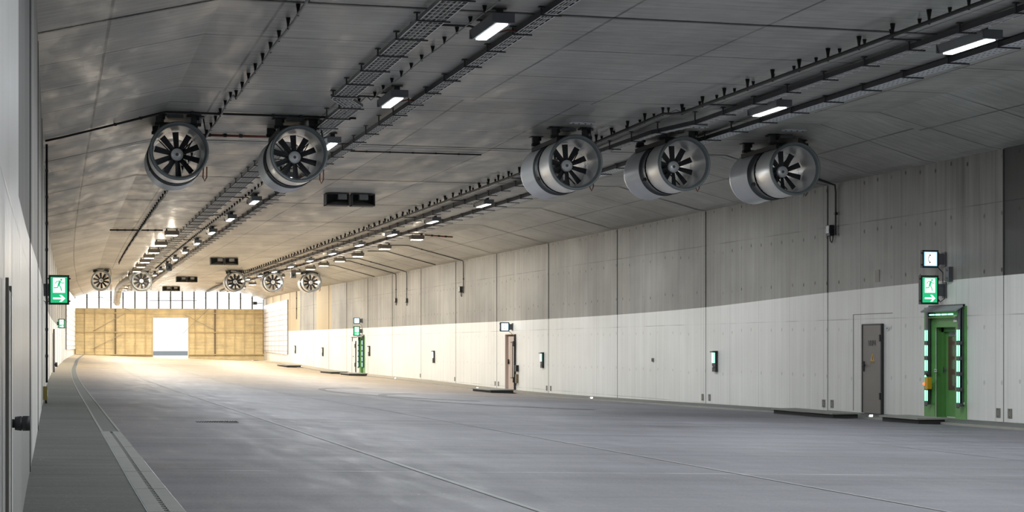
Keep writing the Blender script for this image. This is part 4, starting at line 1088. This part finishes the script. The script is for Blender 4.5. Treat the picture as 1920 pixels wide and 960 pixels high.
# ------------------------------------------------------------------ overhead lane-signal boxes, paired
def sbox(x0, s_, sc, mir, label):
    r = empty('lane_signal_box', P(x0, s_, 4.67 if s_ > 45 else 4.67), label=label, category='box', group='paired dark boxes under the ceiling')
    m_ = -1 if mir else 1; W_, H_, D_ = .70*sc, .36*sc, .5
    zt = -.02; q = MB()
    for x, w_ in ((-W_/2+.012, .024), (W_/2-.012, .024)): q.box((x, D_/2, zt-H_/2), (w_, D_, H_), 'boxgrey')
    q.box((0, D_/2, zt-.012), (W_, D_, .024), 'boxgrey'); q.box((0, D_-.012, zt-H_/2), (W_, .024, H_), 'boxgrey'); q.box((0, D_/2, zt-H_+.012), (W_, D_, .024), 'boxgrey'); q.build('housing', r)
    q = MB(); q.poly([(-W_/2+.02, .01, zt-H_+.03), (W_/2-.02, .01, zt-H_+.03), (W_*.28*m_+W_*.16, .36, zt-H_*.45), (W_*.28*m_-W_*.16, .36, zt-H_*.45)], 'plate'); q.build('sloping_shade', r)
    q = MB(); q.box((m_*W_*.10+.08, .16, zt-H_*.27), (W_*.38, .28, H_*.46), 'boxlight'); q.build('signal_head', r)
    q = MB(); q.box((0, .2, zt+.012), (W_*.8, .06, .03), 'galvd'); q.build('mounting_bar', r)
for s_, sc in ((53, 1.0), (93.5, .98), (123, 1.0), (148, 1.0)):
    w1 = {53: 'nearest', 93.5: 'second nearest', 123: 'third', 148: 'farthest'}[s_]
    dxx = .40*sc
    sbox(9.0-dxx, s_, sc, False, 'left box of the %s pair of dark boxes under the ceiling' % w1)
    sbox(9.0+dxx, s_, sc, True, 'right box of the %s pair of dark boxes under the ceiling' % w1)
# hanging sensor housings between the trays
for x0, s_, lab in ((6.05, 95, 'small dark camera housing hanging between the left trays'), (14.3, 104, 'small dark camera housing hanging by the right lamp row before the far fans')):
    r = empty('hanging_camera', P(x0, s_, 4.67), label=lab, category='camera')
    q = MB(); q.box((-.1, 0, -.25), (.03, .03, .5), 'dark'); q.box((.1, 0, -.25), (.03, .03, .5), 'dark'); q.box((0, 0, -.01), (.4, .1, .02), 'dark'); q.build('hanger', r)
    q = MB(); q.box((0, 0, -.5), (.30, .3, .32), 'dark'); q.box((0, -.03, -.33), (.36, .38, .02), 'galvd'); q.build('camera_body', r)
    q = MB(); q.lathe_y([(-.03,.0001),(-.03,.07),(0,.08)], 'black', 16, c=(0, -.15, -.5)); q.build('lens', r)
# camera on the wall corner beside the end wall
r = empty('corner_camera', (X(19, 163.5)-.25, 163.0, EYE+3.95), 0, label='small dark camera on the wall corner above the gridded panel', category='camera')
q = MB(); q.box((-.3, 0, 0), (.6, .06, .06), 'dark'); q.build('arm', r); q = MB(); q.box((-.7, 0, 0), (.35, .3, .28), 'dark'); q.build('camera_body', r)

# ------------------------------------------------------------------ flexible foil duct at the far left
r = empty('flexible_air_duct', P(4.6, 118, 4.1), label='ribbed silver flexible duct curving down from the far left ceiling', category='duct'); o = r.location
ctrl = [P(4.75, 113.5, 4.25), P(4.55, 118, 4.22), P(4.3, 124, 4.15), P(4.1, 130, 3.95), P(4.02, 133.5, 3.5), P(4.0, 134.5, 3.0), P(4.0, 134.6, 2.6)]
pts = []; rad = []
for i in range(len(ctrl)-1):
    p0, p1, p2, p3 = ctrl[max(i-1, 0)], ctrl[i], ctrl[i+1], ctrl[min(i+2, len(ctrl)-1)]
    n = int((p2-p1).length/.22)
    for k in range(n):
        t = k/n; pts.append(.5*((2*p1)+(p2-p0)*t+(2*p0-5*p1+4*p2-p3)*t*t+(3*p1-p0-3*p2+p3)*t**3)-o); rad.append(.24+(.03 if len(pts) % 2 else -.02))
q = MB(); q.tube(pts, rad, 'duct', 20); q.build('duct_hose', r)
for k in (8, 30, 52, 70):
    if k < len(pts):
        p = pts[k]; q = MB(); q.box((p.x, p.y, p.z+.38), (.03, .05, .5), 'galvd'); q.box((p.x, p.y, p.z-.27), (.5, .05, .02), 'galvd'); q.build('duct_strap', r)
